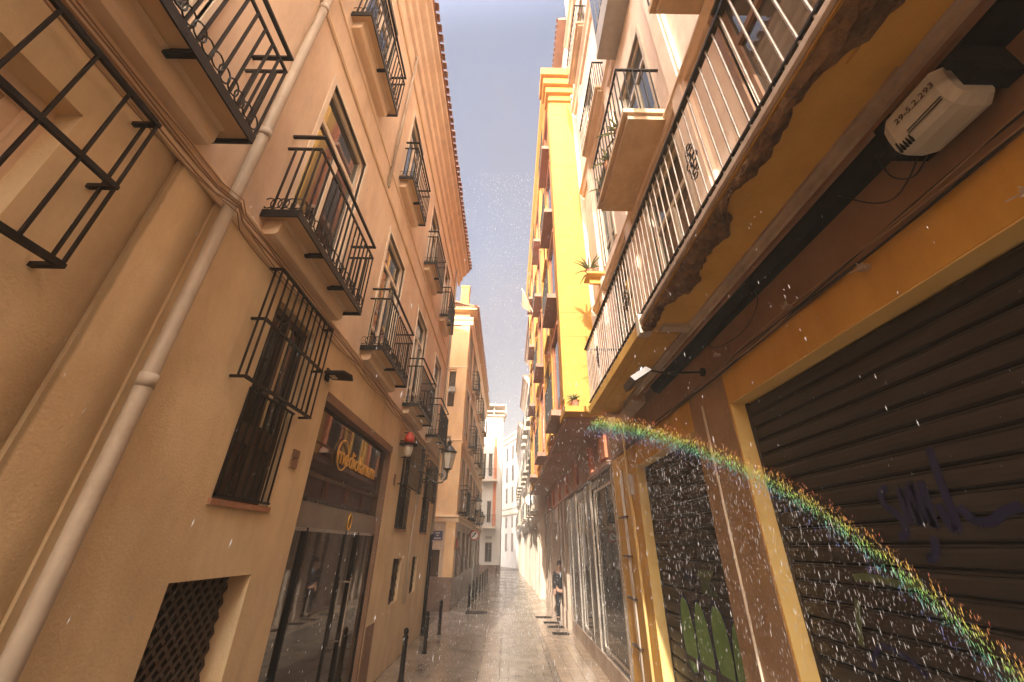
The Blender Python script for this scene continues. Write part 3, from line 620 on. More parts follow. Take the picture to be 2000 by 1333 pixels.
# ================================================================ far left building C and end building D
C_ = thing('townhouse', 'narrow white house with a salmon stripe at the far left end of the street', 'building', (-2.5, 40, 0))
obj('wall', MB().wall('y', 40, 40.2, -7, -.58, 0, 14.2, [(-2.0,-1.35,.9,2.5),(-1.95,-1.55,4.1,6.0),(-1.95,-1.55,8.2,10.4),(-2.6,-2.2,8.2,10.4)]), 'whitewall', C_)
obj('building_core', MB().box(-7, 40.25, 0, -.6, 45, 14.2).box(-.585, 40, 0, -.6, 40.3, 14.2), 'whitewall', C_)
obj('wall_stripe', MB().box(-1.42, 39.98, 3.6, -1.12, 40, 12.0), 'redpaint', C_)
obj('cornice', MB().box(-7, 39.75, 14.2, -.42, 42, 14.34).box(-7, 39.6, 14.6, -.28, 42, 14.75), 'cream', C_)
obj('roof_terrace', MB().box(-7, 39.2, 15.15, -.25, 43, 15.3).box(-.35, 39.25, 14.3, -.28, 39.32, 15.15).box(-1.6, 39.6, 14.3, -1.5, 42, 15.15), 'cream', C_)
for z in (3.6, 7.7):
    Bc = obj('balcony', MB().box(-2.8, 39.35, z, -1.05, 40, z+.18), 'cream', C_)
    m = MB().box(-2.8, 39.37, z+1.1, -1.05, 39.4, z+1.13)
    obj('rail', m, 'iron', Bc)
    for k in range(14): obj('baluster', lambda: MB().box(-.01,-.01,0,.01,.01,.95), 'iron', Bc, loc=(-2.78+k*.13, 39.385, z+.17), key='bc')
for a, b, c, d in ((-2.0,-1.35,.9,2.5),(-1.95,-1.55,4.1,6.0),(-1.95,-1.55,8.2,10.4),(-2.6,-2.2,8.2,10.4)):
    Wc = obj('window', MB().box(a, 40.1, c, b, 40.15, d), 'greywood', C_); obj('pane', MB().box(a+.06, 40.08, c+.08, (a+b)/2-.02, 40.095, d-.08).box((a+b)/2+.02, 40.08, c+.08, b-.06, 40.095, d-.08), 'glass', Wc)
obj('plinth', MB().box(-7, 39.96, 0, -.56, 40.0, .7), 'plinthstone', C_)
obj('wall_lettering', MB().box(-2.0, 39.97, 2.75, -1.4, 39.99, 3.0), 'greywood', C_)

D_ = thing('apartment_block', 'white four storey block closing the end of the street with rows of tall narrow windows', 'building', (1.0, 50, 0))
def yawbox(mb, o, d, n, a0, a1, h0, h1, t):   # facade strip: origin o, along d, outward n
    P = [Vector(o)+Vector(d)*a0, Vector(o)+Vector(d)*a1]; N_ = Vector(n)*t
    lo, hi = Vector((0,0,h0)), Vector((0,0,h1)); p, q = P
    mb.add([p+lo,q+lo,q+lo+N_,p+lo+N_,p+hi,q+hi,q+hi+N_,p+hi+N_], [(3,2,1,0),(4,5,6,7),(0,1,5,4),(1,2,6,5),(2,3,7,6),(3,0,4,7)])
Do = Vector((1.08, 50, 0)); Dd = Vector((-5.0, 13.5, 0)).normalized(); Dn = Vector((-Dd.y, Dd.x, 0)); 
if Dn.x > 0: Dn = -Dn
m = MB(); e1 = Do+Dd*30; e2 = Do+Vector((10,0,0)); e3 = e2+Vector((0,30,0))
vs = [Do, e2, e3, e1]; m.add([tuple(v) for v in vs]+[(v.x,v.y,15.2) for v in vs], [(3,2,1,0),(4,5,6,7),(0,1,5,4),(1,2,6,5),(2,3,7,6),(3,0,4,7)])
obj('wall', m, 'whitewall', D_)
for z0, z1, tt in ((14.4,15.0,.16),(15.0,15.3,.3),(5.6,5.9,.16),(6.25,6.4,.1)):
    m = MB(); yawbox(m, Do, Dd, Dn, -.1, 26, z0, z1, tt); m.box(1.0, 50-tt, z0, 10, 50, z1); obj('cornice', m, 'cream', D_)
for z0, h in ((12.0,1.9),(9.4,2.0),(6.9,1.9),(4.1,1.35),(1.6,2.0)):
    for k in range(8):
        m = MB(); yawbox(m, Do, Dd, Dn, 1.0+k*2.1, 1.65+k*2.1, z0, z0+h, .03); Wd = obj('window', m, 'greywood', D_)
        m = MB(); yawbox(m, Do, Dd, Dn, 1.08+k*2.1, 1.57+k*2.1, z0+.1, z0+h-.1, .045); obj('pane', m, 'glass', Wd)
    for k in range(2): obj('window', MB().box(1.5+k*1.5, 49.97, z0, 2.1+k*1.5, 50, z0+h), 'greywood', D_)

# ================================================================ RIGHT BUILDING R1
XR = 2.0
R1 = thing('shop_house', 'tall peach house with a long iron balcony above two brown roller shutters', 'building', (XR, 3, 0))
SH = [(-2.2, 3.387, 0, 3.37), (4.15, 6.34, 0, 3.34)]
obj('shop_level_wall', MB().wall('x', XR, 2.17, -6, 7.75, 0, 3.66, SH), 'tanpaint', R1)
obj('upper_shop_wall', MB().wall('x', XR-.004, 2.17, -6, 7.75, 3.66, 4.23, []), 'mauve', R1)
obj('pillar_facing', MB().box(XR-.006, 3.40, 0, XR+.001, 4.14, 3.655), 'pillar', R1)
obj('reveal_lining', MB().box(XR+.003, 3.379, 0, 2.168, 3.386, 3.362).box(XR+.003, 6.332, 0, 2.168, 6.339, 3.332).box(XR+.003, -2.2, 3.362, 2.168, 3.386, 3.369).box(XR+.003, 4.15, 3.332, 2.168, 6.332, 3.339), 'reveal', R1)
ops = [(.45,1.95,4.3,7.0),(3.1,4.2,4.3,6.7),(5.3,6.2,4.3,6.7),(3.3,4.4,7.45,9.7),(.4,1.5,7.6,9.9),(5.7,6.6,7.5,9.6),(3.4,4.5,11.1,13.4),(5.8,6.7,11.1,13.3),(5.6,6.6,15,17.2),(3.4,4.4,15,17.2)]
obj('upper_wall', MB().wall('x', XR+.004, 2.19, -6, 7.75, 4.23, 24, ops), 'peach', R1)
obj('building_core', MB().box(2.3, -6, 0, 12, 7.7, 24), 'peach', R1)
obj('end_wall', MB().box(2.004, 7.73, 4.23, 12, 7.75, 24).box(2.004, -6.02, 4.23, 12, -6, 24), 'peach', R1)
for a, b, c, d in ops:
    french(R1, XR, a, b, c, d, s=-1, fm='cream' if a > 1 else 'brownstone')
# surrounds and pilaster strips of the upper facade
for y, z0, z1 in ((2.75,4.3,10.8),(4.95,4.3,10.8),(6.95,4.3,14.5)):
    obj('pilaster_strip', MB().box(XR-.05, y-.16, z0, XR+.003, y+.16, z1).box(XR-.07, y-.11, z0+.3, XR-.05, y+.11, z1-.3), 'peach', R1)
for z, h, d in ((7.0,.12,.09),(10.8,.2,.14),(14.5,.2,.16),(18.4,.25,.2)):
    obj('cornice', MB().exty([(XR,z),(XR-d*.4,z),(XR-d*.6,z+h*.5),(XR-d,z+h*.7),(XR-d,z+h),(XR,z+h)], -6, 7.75), 'peach', R1)
obj('roof', MB().box(1.4, -6, 24, 12, 7.75, 24.2), 'terracotta', R1)
# roller shutters, slat by slat
def shutter(x, y0, y1, z1, pitch, nm_lab):
    S = obj('roller_shutter', MB().box(x+.02, y0, 0, x+.028, y1, z1), 'blackpaint', R1)
    S['label'] = nm_lab; n = int(z1/pitch)+1
    for i in range(n):
        za = z1-(i+1)*pitch
        if za < -.0: break
        def sm():
            h = pitch; m = MB()
            m.exty([(.014,.003),(-.002,.012),(-.006,h*.35),(-.006,h*.62),(-.002,h-.026),(.006,h-.024),(.002,h-.018),(.002,h-.012),(.016,h-.010),(.019,h-.004),(.019,.003)], y0-(y0+y1)/2, y1-(y0+y1)/2); return m
        obj('slat', sm, 'slat', S, loc=(x+random.uniform(0,.002), (y0+y1)/2, za), key=('slat', pitch, y0))
    obj('guide_rail', MB().box(x-.01, y1-.035, 0, x+.03, y1-.001, z1), 'slat', S); obj('guide_rail', MB().box(x-.012, y0+.001, 0, x+.03, y0+.035, z1), 'slat', S)
    return S
S1 = shutter(2.14, -2.2, 3.375, 3.36, .112, 'near brown roller shutter with dark scrawled tag')
S2 = shutter(2.15, 4.15, 6.33, 3.33, .155, 'second brown roller shutter with green bubble graffiti')
# graffiti ribbons
def ribbon(pts, wd, x, mb):
    for (a, b), (c, d) in zip(pts, pts[1:]): mb.obox((x, a, b), (x, c, d), wd, .0015, (1,0,0))
    return mb
def bez(p, n=24):
    out_ = []
    for i in range(len(p)-3+0):
        p0, p1, p2, p3 = [Vector((*q, 0)) for q in p[i:i+4]]
        for k in range(n//4):
            t_ = k/(n//4); out_.append((.5*((2*p1)+(-p0+p2)*t_+(2*p0-5*p1+4*p2-p3)*t_*t_+(-p0+3*p1-3*p2+p3)*t_**3)))
    return [(q.x, q.y) for q in out_]
gx = 2.1345
g1 = MB()   # tag: S m w l
for stroke in ([(2.16,2.47),(2.19,2.52),(2.27,2.50),(2.29,2.43),(2.22,2.38),(2.17,2.32),(2.20,2.24),(2.28,2.24),(2.33,2.28)],
               [(2.13,2.22),(2.12,2.30),(2.10,2.46),(2.07,2.50),(2.05,2.38),(2.03,2.30),(2.0,2.48),(1.97,2.52),(1.95,2.36),(1.93,2.28),(1.90,2.44),(1.88,2.55),(1.86,2.62)],
               [(1.84,2.5),(1.83,2.40),(1.81,2.28),(1.77,2.27),(1.75,2.36),(1.74,2.5),(1.72,2.62),(1.70,2.72),(1.71,2.76)],
               [(1.72,2.5),(1.69,2.38),(1.62,2.30),(1.52,2.30),(1.42,2.34),(1.30,2.36),(1.2,2.37)],
               [(2.14,2.2),(2.10,2.12),(2.02,2.14),(1.96,2.24),(1.93,2.20)]):
    ribbon([((y_-2.3)*.66+2.38, (z_-2.4)*.85+2.41) for y_, z_ in bez(stroke)], .042, gx, g1)
obj('graffiti', g1, 'graf blue', S1)
g1 = MB()
for stroke in ([(2.9,1.4),(2.86,1.6),(2.75,1.72),(2.6,1.70),(2.5,1.62),(2.45,1.5)], [(2.4,1.2),(2.36,1.4),(2.3,1.3),(2.22,1.45),(2.15,1.3),(2.1,1.1)], [(1.75,2.0),(1.68,1.8),(1.66,1.6),(1.6,1.4),(1.58,1.2)]): obj('graffiti', ribbon(bez(stroke), .03, gx, MB()), 'graf blue', S1)
g1 = MB()
for stroke in ([(2.8,1.95),(2.78,2.05),(2.6,2.06),(2.45,2.04),(2.3,2.06),(2.2,2.0)], [(2.95,1.5),(2.9,1.7),(2.85,1.85),(2.8,1.95),(2.7,2.0)]): obj('graffiti', ribbon(bez(stroke), .04, gx, MB()), 'graf pale', S1)
# bubble letters on the second shutter
g1 = MB(); go = MB(); gx2 = 2.1445
for (cy, cz, ry, rz_) in ((5.62,1.28,.2,.42),(5.22,1.24,.2,.45),(4.80,1.30,.19,.42),(4.42,1.16,.2,.46)):
    ring = [(cy+ry*cos(a), cz+rz_*sin(a)*(1 if sin(a) > 0 else .8)) for a in [2*pi*k/20 for k in range(20)]]
    n0 = len(g1.v); g1.add([(gx2+.0005, *p) for p in ring], [tuple(range(20))]); ribbon(ring+[ring[0]], .028, gx2-.001, go)
obj('graffiti', g1, 'graf green', S2); obj('graffiti', go, 'graf blue', S2)
g1 = MB()
for k in range(8): ribbon(bez([(5.1-k*.04,2.1),(5.05-k*.05,2.0),(5.0-k*.02,1.85),(5.02-k*.05,1.75),(5.0-k*.03,1.6)]), .03, gx2, g1)
obj('graffiti', g1, 'graf pale', S2)
g1 = MB()
for k in range(4): ribbon(bez([(4.55,1.62+k*.03),(4.45,1.66+k*.03),(4.35,1.60+k*.03),(4.25,1.64+k*.03),(4.2,1.7)]), .028, gx2, g1)
obj('graffiti', g1, mat('faded red spray', (.16,.04,.03), None, .6, 5, 0), S2)
g1 = MB()
for k in range(5): ribbon(bez([(5.6-k*.08,1.9),(5.55-k*.08,2.0),(5.5-k*.08,1.85),(5.46-k*.08,1.95),(5.4-k*.08,1.8)]), .012, gx2, g1)
obj('graffiti', g1, 'graf blue', S2)
obj('lock_slot', MB().box(2.139, 5.2, 1.78, 2.146, 5.32, 1.80), 'blackpaint', S2)
# conduits on pillar and strip beside the dark shop
obj('conduit', MB().tube([(1.982,3.85,0),(1.982,3.85,3.5)], .012, 6), 'white', R1, smooth=True)
obj('conduit', MB().tube([(1.975,7.12,0),(1.975,7.12,3.4)], .016, 6).tube([(1.975,7.2,0),(1.975,7.2,3.3)], .012, 6), 'cream', R1, smooth=True)
for z in (.89,1.5,2.08,2.66): obj('pipe_bracket', MB().box(1.955, 7.05, z-.012, 2.0, 7.5, z+.012), 'wood', R1)
obj('drainpipe', MB().tube([(1.96,6.62,0),(1.96,6.62,2.6),(1.95,6.64,2.9),(1.95,6.62,4.15)], .022, 8), 'reveal', R1, smooth=True)
obj('downpipe_box', MB().box(1.94, 6.55, 2.95, 2.0, 6.7, 3.25), 'steelgrey', R1)
# long balcony
slabm = MB().box(1.40, -3, 4.225, XR+.02, 6.45, 4.30).box(1.36, 3.56, 4.21, 1.42, 6.45, 4.33).box(1.36, -3, 4.24, 1.42, 3.56, 4.33)
BL = obj('long_balcony', slabm, 'mustard', R1)
obj('ceiling_panel', MB().box(1.55, -3, 4.205, 1.80, 1.0, 4.226), 'mustard', BL); obj('ceiling_panel', MB().box(1.5, 3.62, 4.212, 1.78, 6.3, 4.227), 'mustard', BL)
obj('ceiling_beam', MB().box(1.55, 3.42, 4.18, 1.86, 3.52, 4.226), 'cream', BL)
obj('cove_moulding', MB().exty([(1.80,4.225),(1.80,4.20),(1.83,4.19),(1.84,4.16),(1.865,4.15),(1.87,4.225)], -3, 5.9), 'creamstone', BL)
obj('cove_moulding', MB().exty([(1.86,4.16),(1.86,4.125),(1.90,4.11),(1.91,4.16)], -3, 6.1), 'brownstone', BL)
obj('awning_slot', MB().exty([(1.875,4.222),(1.885,4.10),(1.93,4.03),(1.993,4.02),(1.993,4.222)], -3, 4.9), 'blackpaint', BL)
obj('end_moulding', MB().box(1.62, 6.40, 4.17, 1.98, 6.50, 4.226).exty([(1.80,4.17),(1.78,4.10),(1.98,4.06),(1.98,4.17)], 5.4, 6.45), 'creamstone', BL)
# crumbling outer edge: displaced strip
def crumble():
    m = MB(); ny = 150; nx = 7; R_ = random.Random(11); vs = []
    for j in range(ny+1):
        y = -3+6.56*j/ny; wob = .10+.045*sin(y*3.1)+.03*sin(y*9.7)+R_.uniform(-.012,.012)
        for i in range(nx+1):
            x = 1.352+wob*1.5*i/nx
            z = 4.222-(.022+R_.uniform(0,.032))*(1 if 0 < i < nx else .3) - (.012 if i in (2,3) else 0)
            vs.append((x+R_.uniform(-.004,.004), y+R_.uniform(-.01,.01), z))
    fs = [(j*(nx+1)+i, j*(nx+1)+i+1, (j+1)*(nx+1)+i+1, (j+1)*(nx+1)+i) for j in range(ny) for i in range(nx)]
    m.add(vs, fs); return m
obj('crumbling_edge', crumble, 'crumble', BL)
obj('stone_edge', MB().exty([(1.352,4.25),(1.34,4.27),(1.34,4.31),(1.36,4.335),(1.40,4.335),(1.40,4.25)], -3, 3.56), 'creamstone', BL)
obj('stone_block', MB().box(1.335, 3.5, 4.16, 1.46, 3.6, 4.38), 'cream', BL)
# railing
zt = 5.42; xr = 1.385
obj('top_rail', MB().box(xr-.022, -3, zt-.014, xr+.022, 6.44, zt+.014).box(xr+.022, 6.40, zt-.014, XR, 6.44, zt+.014), 'iron', BL)
obj('lower_rail', MB().box(xr-.012, -3, 4.395, xr+.012, 6.44, 4.412).box(xr+.012, 6.41, 4.395, XR, 6.43, 4.412), 'iron', BL)
M['barlight'] = mat('sun-painted pale iron', (.20,.16,.14), (.34,.29,.26), .35, 14, .1, metal=.5)  # sunlight on the bars put into the colour, paler than the rails
n = 88
for i in range(n):
    y = -3+.05+i*(9.38/n)
    obj('baluster', lambda: MB().tube([(0,0,0),(0,0,1.09)], .0085, 6, caps=False), 'barlight', BL, loc=(xr, y, 4.33), key='r1bal', smooth=True)
    if i % 2 == 0 and y > .3:
        obj('scroll', lambda: MB().ring((0,0,0), .028, .0065, 'x', 8, 4, 1.2).ring((0,.045,.0), .018, .0055, 'x', 8, 4, 1.2), 'iron', BL, loc=(xr, y+.05, 4.375), key='r1scr')
for i in range(5): obj('baluster', lambda: None, 'barlight', BL, loc=(xr+.1+i*.12, 6.42, 4.33), key='r1bal')
def medal():
    m = MB()
    for k in range(6):
        a = k*pi/3; m.ring((0, .05*cos(a), .075*sin(a)), .036, .006, 'x', 8, 4)
    for s_ in (1,-1): m.ring((0,0,.16*s_), .026, .006, 'x', 8, 4); m.ring((0,.04,.12*s_), .02, .005, 'x', 8, 4); m.ring((0,-.04,.12*s_), .02, .005, 'x', 8, 4)
    return m
for y in (2.02, 3.9, 5.55, .6): obj('scroll_medallion', medal, 'iron', BL, loc=(xr, y, 4.86), key='medal')
# small upper balconies with plants
M['tanslab'] = mat('tan slab render', (.58,.42,.28), (.66,.50,.35), .8, 2, .2, c3=(.48,.33,.2), grime=.25)
def solid_balcony(par, y0, y1, z, xo, mats='tanslab', h=.16):
    Bq = obj('balcony', MB().box(xo+.06, y0+.04, z, XR, y1-.04, z+h*.5).box(xo, y0, z+h*.5, XR, y1, z+h), mats, par)
    obj('rail', MB().box(xo, y0, z+1.05, xo+.03, y1, z+1.075), 'iron', Bq)
    k = int((y1-y0)/.13)
    for i in range(k+1): obj('baluster', lambda: MB().box(-.007,-.007,0,.007,.007,.9), 'iron', Bq, loc=(xo+.015, y0+.02+(y1-y0-.04)*i/k, z+h), key='sb')
    for i in range(1,5): obj('baluster', lambda: None, 'iron', Bq, loc=(xo+(XR-xo)*i/5, y0+.015, z+h), key='sb')
    obj('rail', MB().box(xo+.03, y0, z+1.05, XR, y0+.03, z+1.075), 'iron', Bq)
    return Bq
solid_balcony(R1, 3.05, 4.68, 7.05, 1.40)
solid_balcony(R1, -1.0, 2.05, 7.15, 1.42)
solid_balcony(R1, 2.9, 4.9, 15.4, 1.55); solid_balcony(R1, 5.4, 7.0, 14.8, 1.66); solid_balcony(R1, 4.9, 6.6, 10.9, 1.74)
# grey timber mirador box high up
MBX = obj('bay_window', MB().box(1.62, 3.2, 10.75, XR, 4.25, 10.9).box(1.65, 3.23, 10.9, XR, 4.22, 13.2), 'greywood', R1, label='grey boxed bay window high on the peach facade')
for k in range(4): obj('pane', MB().box(1.64, 3.28+k*.23, 11.5, 1.649, 3.46+k*.23, 12.9), 'glass', MBX)
obj('pane', MB().box(1.70, 3.218, 11.5, 1.95, 3.228, 12.9), 'glass', MBX)
for z, y in ((7.3,2.5),(7.3,4.95),(10.9,2.6)): obj('roundel', MB().ring((XR-.01, y, z+1.8), .22, .035, 'x', 18, 5, 1.8), 'peach', R1, smooth=True)
# cable bundle on the right, floodlight, casing, fixings
for k in range(4):
    pts = [(1.965-.006*k, -2+i*.28, 3.665+.014*k+.012*sin(i*.9+k*2)-(.012*abs(sin(i*.37+k)))) for i in range(33)]
    o = obj('wall_cable', MB().tube(pts, .0075-.001*k, 5), 'cable' if k % 2 else 'dcable', smooth=True)
    tagt(o, ['black cable of the bundle above the roller shutters','brown cable of the bundle above the roller shutters','second black cable twisted in the bundle above the roller shutters','uppermost brown cable of the bundle above the roller shutters'][k], 'cable', 'cables above the roller shutters')
def loopc(pts, label, r=.004):
    o = obj('loose_cable', MB().tube(bez3(pts), r, 5), 'dcable', smooth=True); tagt(o, label, 'cable'); return o
def bez3(p, n=8):
    p = [Vector(q) for q in p]; p = [2*p[0]-p[1]]+p+[2*p[-1]-p[-2]]; o_ = []
    for i in range(len(p)-3):
        p0,p1,p2,p3 = p[i:i+4]
        for k in range(n):
            t_ = k/n; o_.append(.5*((2*p1)+(-p0+p2)*t_+(2*p0-5*p1+4*p2-p3)*t_*t_+(-p0+3*p1-3*p2+p3)*t_**3))
    return o_+[p[-2]]
loopc([(1.93,2.55,4.08),(1.96,2.58,3.95),(1.97,2.75,3.86),(1.97,3.0,3.84),(1.975,3.35,3.92),(1.96,3.5,4.08)], 'long loose cable hanging in a loop under the long balcony')
loopc([(1.88,1.15,4.02),(1.92,1.2,3.88),(1.95,1.38,3.8),(1.95,1.5,3.86),(1.92,1.62,4.05)], 'loose cable loop below the white casing, outer one')
loopc([(1.88,1.12,3.98),(1.92,1.16,3.86),(1.94,1.28,3.81),(1.94,1.36,3.9),(1.9,1.34,4.04)], 'smaller loose cable loop right below the white casing')
t = thing('floodlight', 'white floodlight on a long black arm reaching from the right wall', 'floodlight', (1.99, 3.69, 3.81))
arm = obj('arm', MB().tube([(1.99,3.69,3.81),(1.6,3.70,3.80),(1.40,3.70,3.83)], .011, 8), 'iron', t, smooth=True)
obj('wall_plate', MB().tube([(1.996,3.69,3.81),(1.975,3.69,3.81)], .045, 12), 'iron', t)
obj('joint', MB().ring((1.38,3.70,3.83), .026, .012, 'y', 12, 6), 'silver', t, smooth=True)
M['zinc'] = mat('grey floodlight housing', (.16,.15,.145), (.22,.21,.20), .4, 9, .1, metal=.5)
m = MB().add([(1.19,3.57,3.70),(1.36,3.57,3.81),(1.36,3.83,3.81),(1.19,3.83,3.70),(1.22,3.53,3.64),(1.40,3.53,3.76),(1.40,3.87,3.76),(1.22,3.87,3.64)], [(3,2,1,0),(4,5,6,7),(0,1,5,4),(1,2,6,5),(2,3,7,6),(3,0,4,7)])
obj('lamp_head', m, 'zinc', t)
obj('lens', MB().add([(1.24,3.56,3.645),(1.385,3.56,3.742),(1.385,3.84,3.742),(1.24,3.84,3.645),(1.24,3.56,3.637),(1.385,3.56,3.734),(1.385,3.84,3.734),(1.24,3.84,3.637)], [(0,1,2,3),(7,6,5,4)]), 'lampglass', t)
obj('cable', MB().tube(bez3([(1.40,3.7,3.84),(1.36,3.68,3.86),(1.31,3.7,3.81),(1.32,3.7,3.77)]), .005, 5), 'dcable', t)
# white ribbed casing with the number
t = thing('transformer_casing', 'white rounded casing numbered 29-5.2.293 hanging by the slot under the balcony', 'electrical box', (1.83, .98, 3.9))
def casing():
    m = MB(); n = 14; k = 9; vs = []
    for j in range(k):
        y = .89+.28*j/(k-1); s_ = 1 if 0 < j < k-1 else .8
        for i in range(n):
            a = 2*pi*i/n; c_, s2 = cos(a), sin(a)
            vs.append((1.84+.10*s_*math.copysign(abs(c_)**.55, c_), y, 3.90+.12*s_*math.copysign(abs(s2)**.55, s2)))
    fs = [(j*n+i, j*n+(i+1) % n, (j+1)*n+(i+1) % n, (j+1)*n+i) for j in range(k-1) for i in range(n)]+[tuple(range(n)), tuple((k-1)*n+i for i in range(n))]
    return m.add(vs, fs)
obj('casing', casing, 'steelgrey', t)
for j in range(5): obj('cooling_rib', MB().box(1.745, 1.085+j*.014, 3.79, 1.755, 1.091+j*.014, 3.85), 'blackpaint', t)
for z in (3.83, 3.845): obj('seam', MB().box(1.737, .93, z, 1.741, 1.08, z+.003), 'blackpaint', t)
obj('bracket', MB().box(1.82, 1.15, 3.86, 1.99, 1.24, 4.08), 'blackpaint', t)
obj('bracket', MB().box(1.80, .83, 3.86, 1.99, .90, 4.03).box(1.72,.82,3.9,1.80,.86,3.95), 'blackpaint', t)
lettering('lettering', '29-5.2.293', .042, (1.7375, 1.01, 3.925), (pi/2, 0, -pi/2), 'graf red' if False else 'wood', t, .001)
random.seed(9)
def fixing(loc, label, k):
    m = MB(); x, y, z = loc
    m.box(x-.05, y-.02, z-.012, x, y+.02, z+.012)
    o = obj('wall_fixing', m, 'creamstone'); tagt(o, label, 'bracket', 'cable fixings on the right wall')
    q = MB()
    for i in range(5): q.tube([(x-.03,y,z),(x-.05-random.random()*.03,y+random.uniform(-.07,.07),z+random.uniform(-.03,.03))], .004, 4)
    c = obj('cable_tie', q, 'cream', o); return o
fixing((1.99,2.33,3.73), 'pale clip with loose ties above the near shutter corner', 0); fixing((1.99,1.72,3.60), 'clip with ties just under the cable bundle', 1); fixing((1.99,3.33,3.83), 'small clip on the brown wall below the floodlight plate', 2); fixing((1.99,1.02,3.42), 'whitish bracket nearest the right picture edge', 3)
# spiky plants
def spiky(loc, label, n, ln, seed):
    R_ = random.Random(seed); t = thing('potted_plant', label, 'plant', loc, 'plants on the upper balconies'); x, y, z = loc
    obj('pot', MB().lathe([(.05,0),(.075,.02),(.09,.14),(.1,.15)], (x,y,z), 10), 'terracotta', t)
    for i in range(n):
        a = R_.uniform(0, 2*pi); el = R_.uniform(-.1, 1.1); l_ = ln*R_.uniform(.7,1.2); d = Vector((cos(a)*cos(el), sin(a)*cos(el), sin(el)))
        p0 = Vector((x,y,z+.15)); pts = [p0, p0+d*l_*.5+Vector((0,0,.02)), p0+d*l_*.85-Vector((0,0,.02)), p0+d*l_-Vector((0,0,.06))]
        obj('leaf', MB().tube(pts, [.016,.017,.009,.001], 4), 'leaf', t)
spiky((1.5,4.5,7.22), 'spiky aloe at the far end of the small balcony over the street', 16, .38, 1)
spiky((1.5,3.5,7.22), 'spiky aloe in the middle of the small balcony', 16, .36, 2)
spiky((1.47,4.0,7.22), 'green bushy plant between the two aloes', 26, .26, 4)
obj('shelf', MB().box(1.62, 6.72, 7.40, XR, 7.1, 7.45).box(1.7,6.88,7.25,XR,6.94,7.40), 'mustard', R1)
spiky((1.72,6.9,7.45), 'spiky plant leaning out before the yellow pilaster', 20, .42, 3)
spiky((1.36,7.76,4.74), 'low potted plant at the foot of the yellow pilaster', 14, .22, 6)

# ================================================================ RIGHT BUILDING R2 (yellow)
R2 = thing('yellow_mansion', 'yellow house with sunlit corner pilaster and overhanging red and yellow bays above dark shop fronts', 'building', (XR, 8, 0))
opr = [(7.95,9.95,.35,3.4),(10.75,12.2,.35,3.35),(16.1,19.2,0,3.2)]
obj('shop_level_wall', MB().wall('x', XR+.002, 2.2, 7.75, 13.9, .0, 3.68, opr[:2]), 'darkstone', R2)
obj('shop_level_wall', MB().wall('x', XR+.01, 2.3, 13.9, 22, .0, 3.68, [(14.1,14.35,.2,3.3),(16.3,18.9,0,3.1)]), 'creamstone', R2)
for y in (7.80, 10.02, 10.68, 12.25, 13.35, 13.95): obj('trim_strip', MB().box(XR-.03, y, 0, XR+.002, y+.055, 3.66), 'silver', R2)
for y0, y1 in ((10.1,10.66),(12.33,13.33),(13.42,13.93)): obj('stone_panel', MB().box(XR-.018, y0, .3, XR+.002, y1, 3.6), 'darkstone', R2)
for a, b, c, d in opr[:2]:
    W2 = obj('shop_window', MB().box(XR+.03, a, c, XR+.07, a+.06, d).box(XR+.03, b-.06, c, XR+.07, b, d).box(XR+.03, a+.06, d-.08, XR+.07, b-.06, d).box(XR+.03,a+.06,c,XR+.07,b-.06,c+.08), 'silver', R2)
    obj('pane', MB().box(XR+.05, a+.06, c+.08, XR+.058, b-.06, d-.08), 'shopglass', W2)
obj('plinth', MB().box(XR-.035, 7.8, 0, XR+.002, 13.9, .32), 'creamstone', R2)
for k in range(9):
    y = 14.4+k*.9
    if 16.2 < y < 18.9: continue
    obj('stone_pilaster', MB().box(XR-.09, y, 0, XR+.01, y+.34, 3.6).box(XR-.12, y-.03, 0, XR+.01, y+.37, .45).box(XR-.11,y-.02,1.95,XR+.01,y+.36,2.05), 'creamstone', R2)
    obj('recess_panel', MB().box(XR+.0, y+.38, .3, XR+.012, y+.86, 3.3), 'wood', R2)
obj('fascia', MB().box(XR-.001, 7.75, 3.68, XR+.3, 22, 4.6).box(XR-.10, 7.76, 3.62, XR-.001, 22, 3.70), 'pinkband', R2)
for k in range(6): obj('fascia_bracket', MB().extx([(0,0),(.1,0),(.1,.28),(0,.28)], 0, .01) if False else MB().box(XR-.09, 9.4+k*2.1, 3.72, XR-.002, 9.62+k*2.1, 4.3), 'redpaint', R2)
obj('fascia_sign', MB().box(XR-.06, 8.0, 3.80, XR-.002, 8.5, 4.25), 'redpaint', R2)
obj('building_core', MB().box(2.35, 7.78, 0, 12, 22, 17.4).box(1.36, 8.3, 4.75, 2.36, 22, 17.2), 'pinkband', R2)
obj('soffit', MB().box(1.24, 8.02, 4.60, XR+.1, 22, 4.74), 'pinkband', R2)
obj('gutter', MB().tube([(1.2,8.05,4.6),(1.2,22,4.6)], .025, 6), 'pinkband', R2)
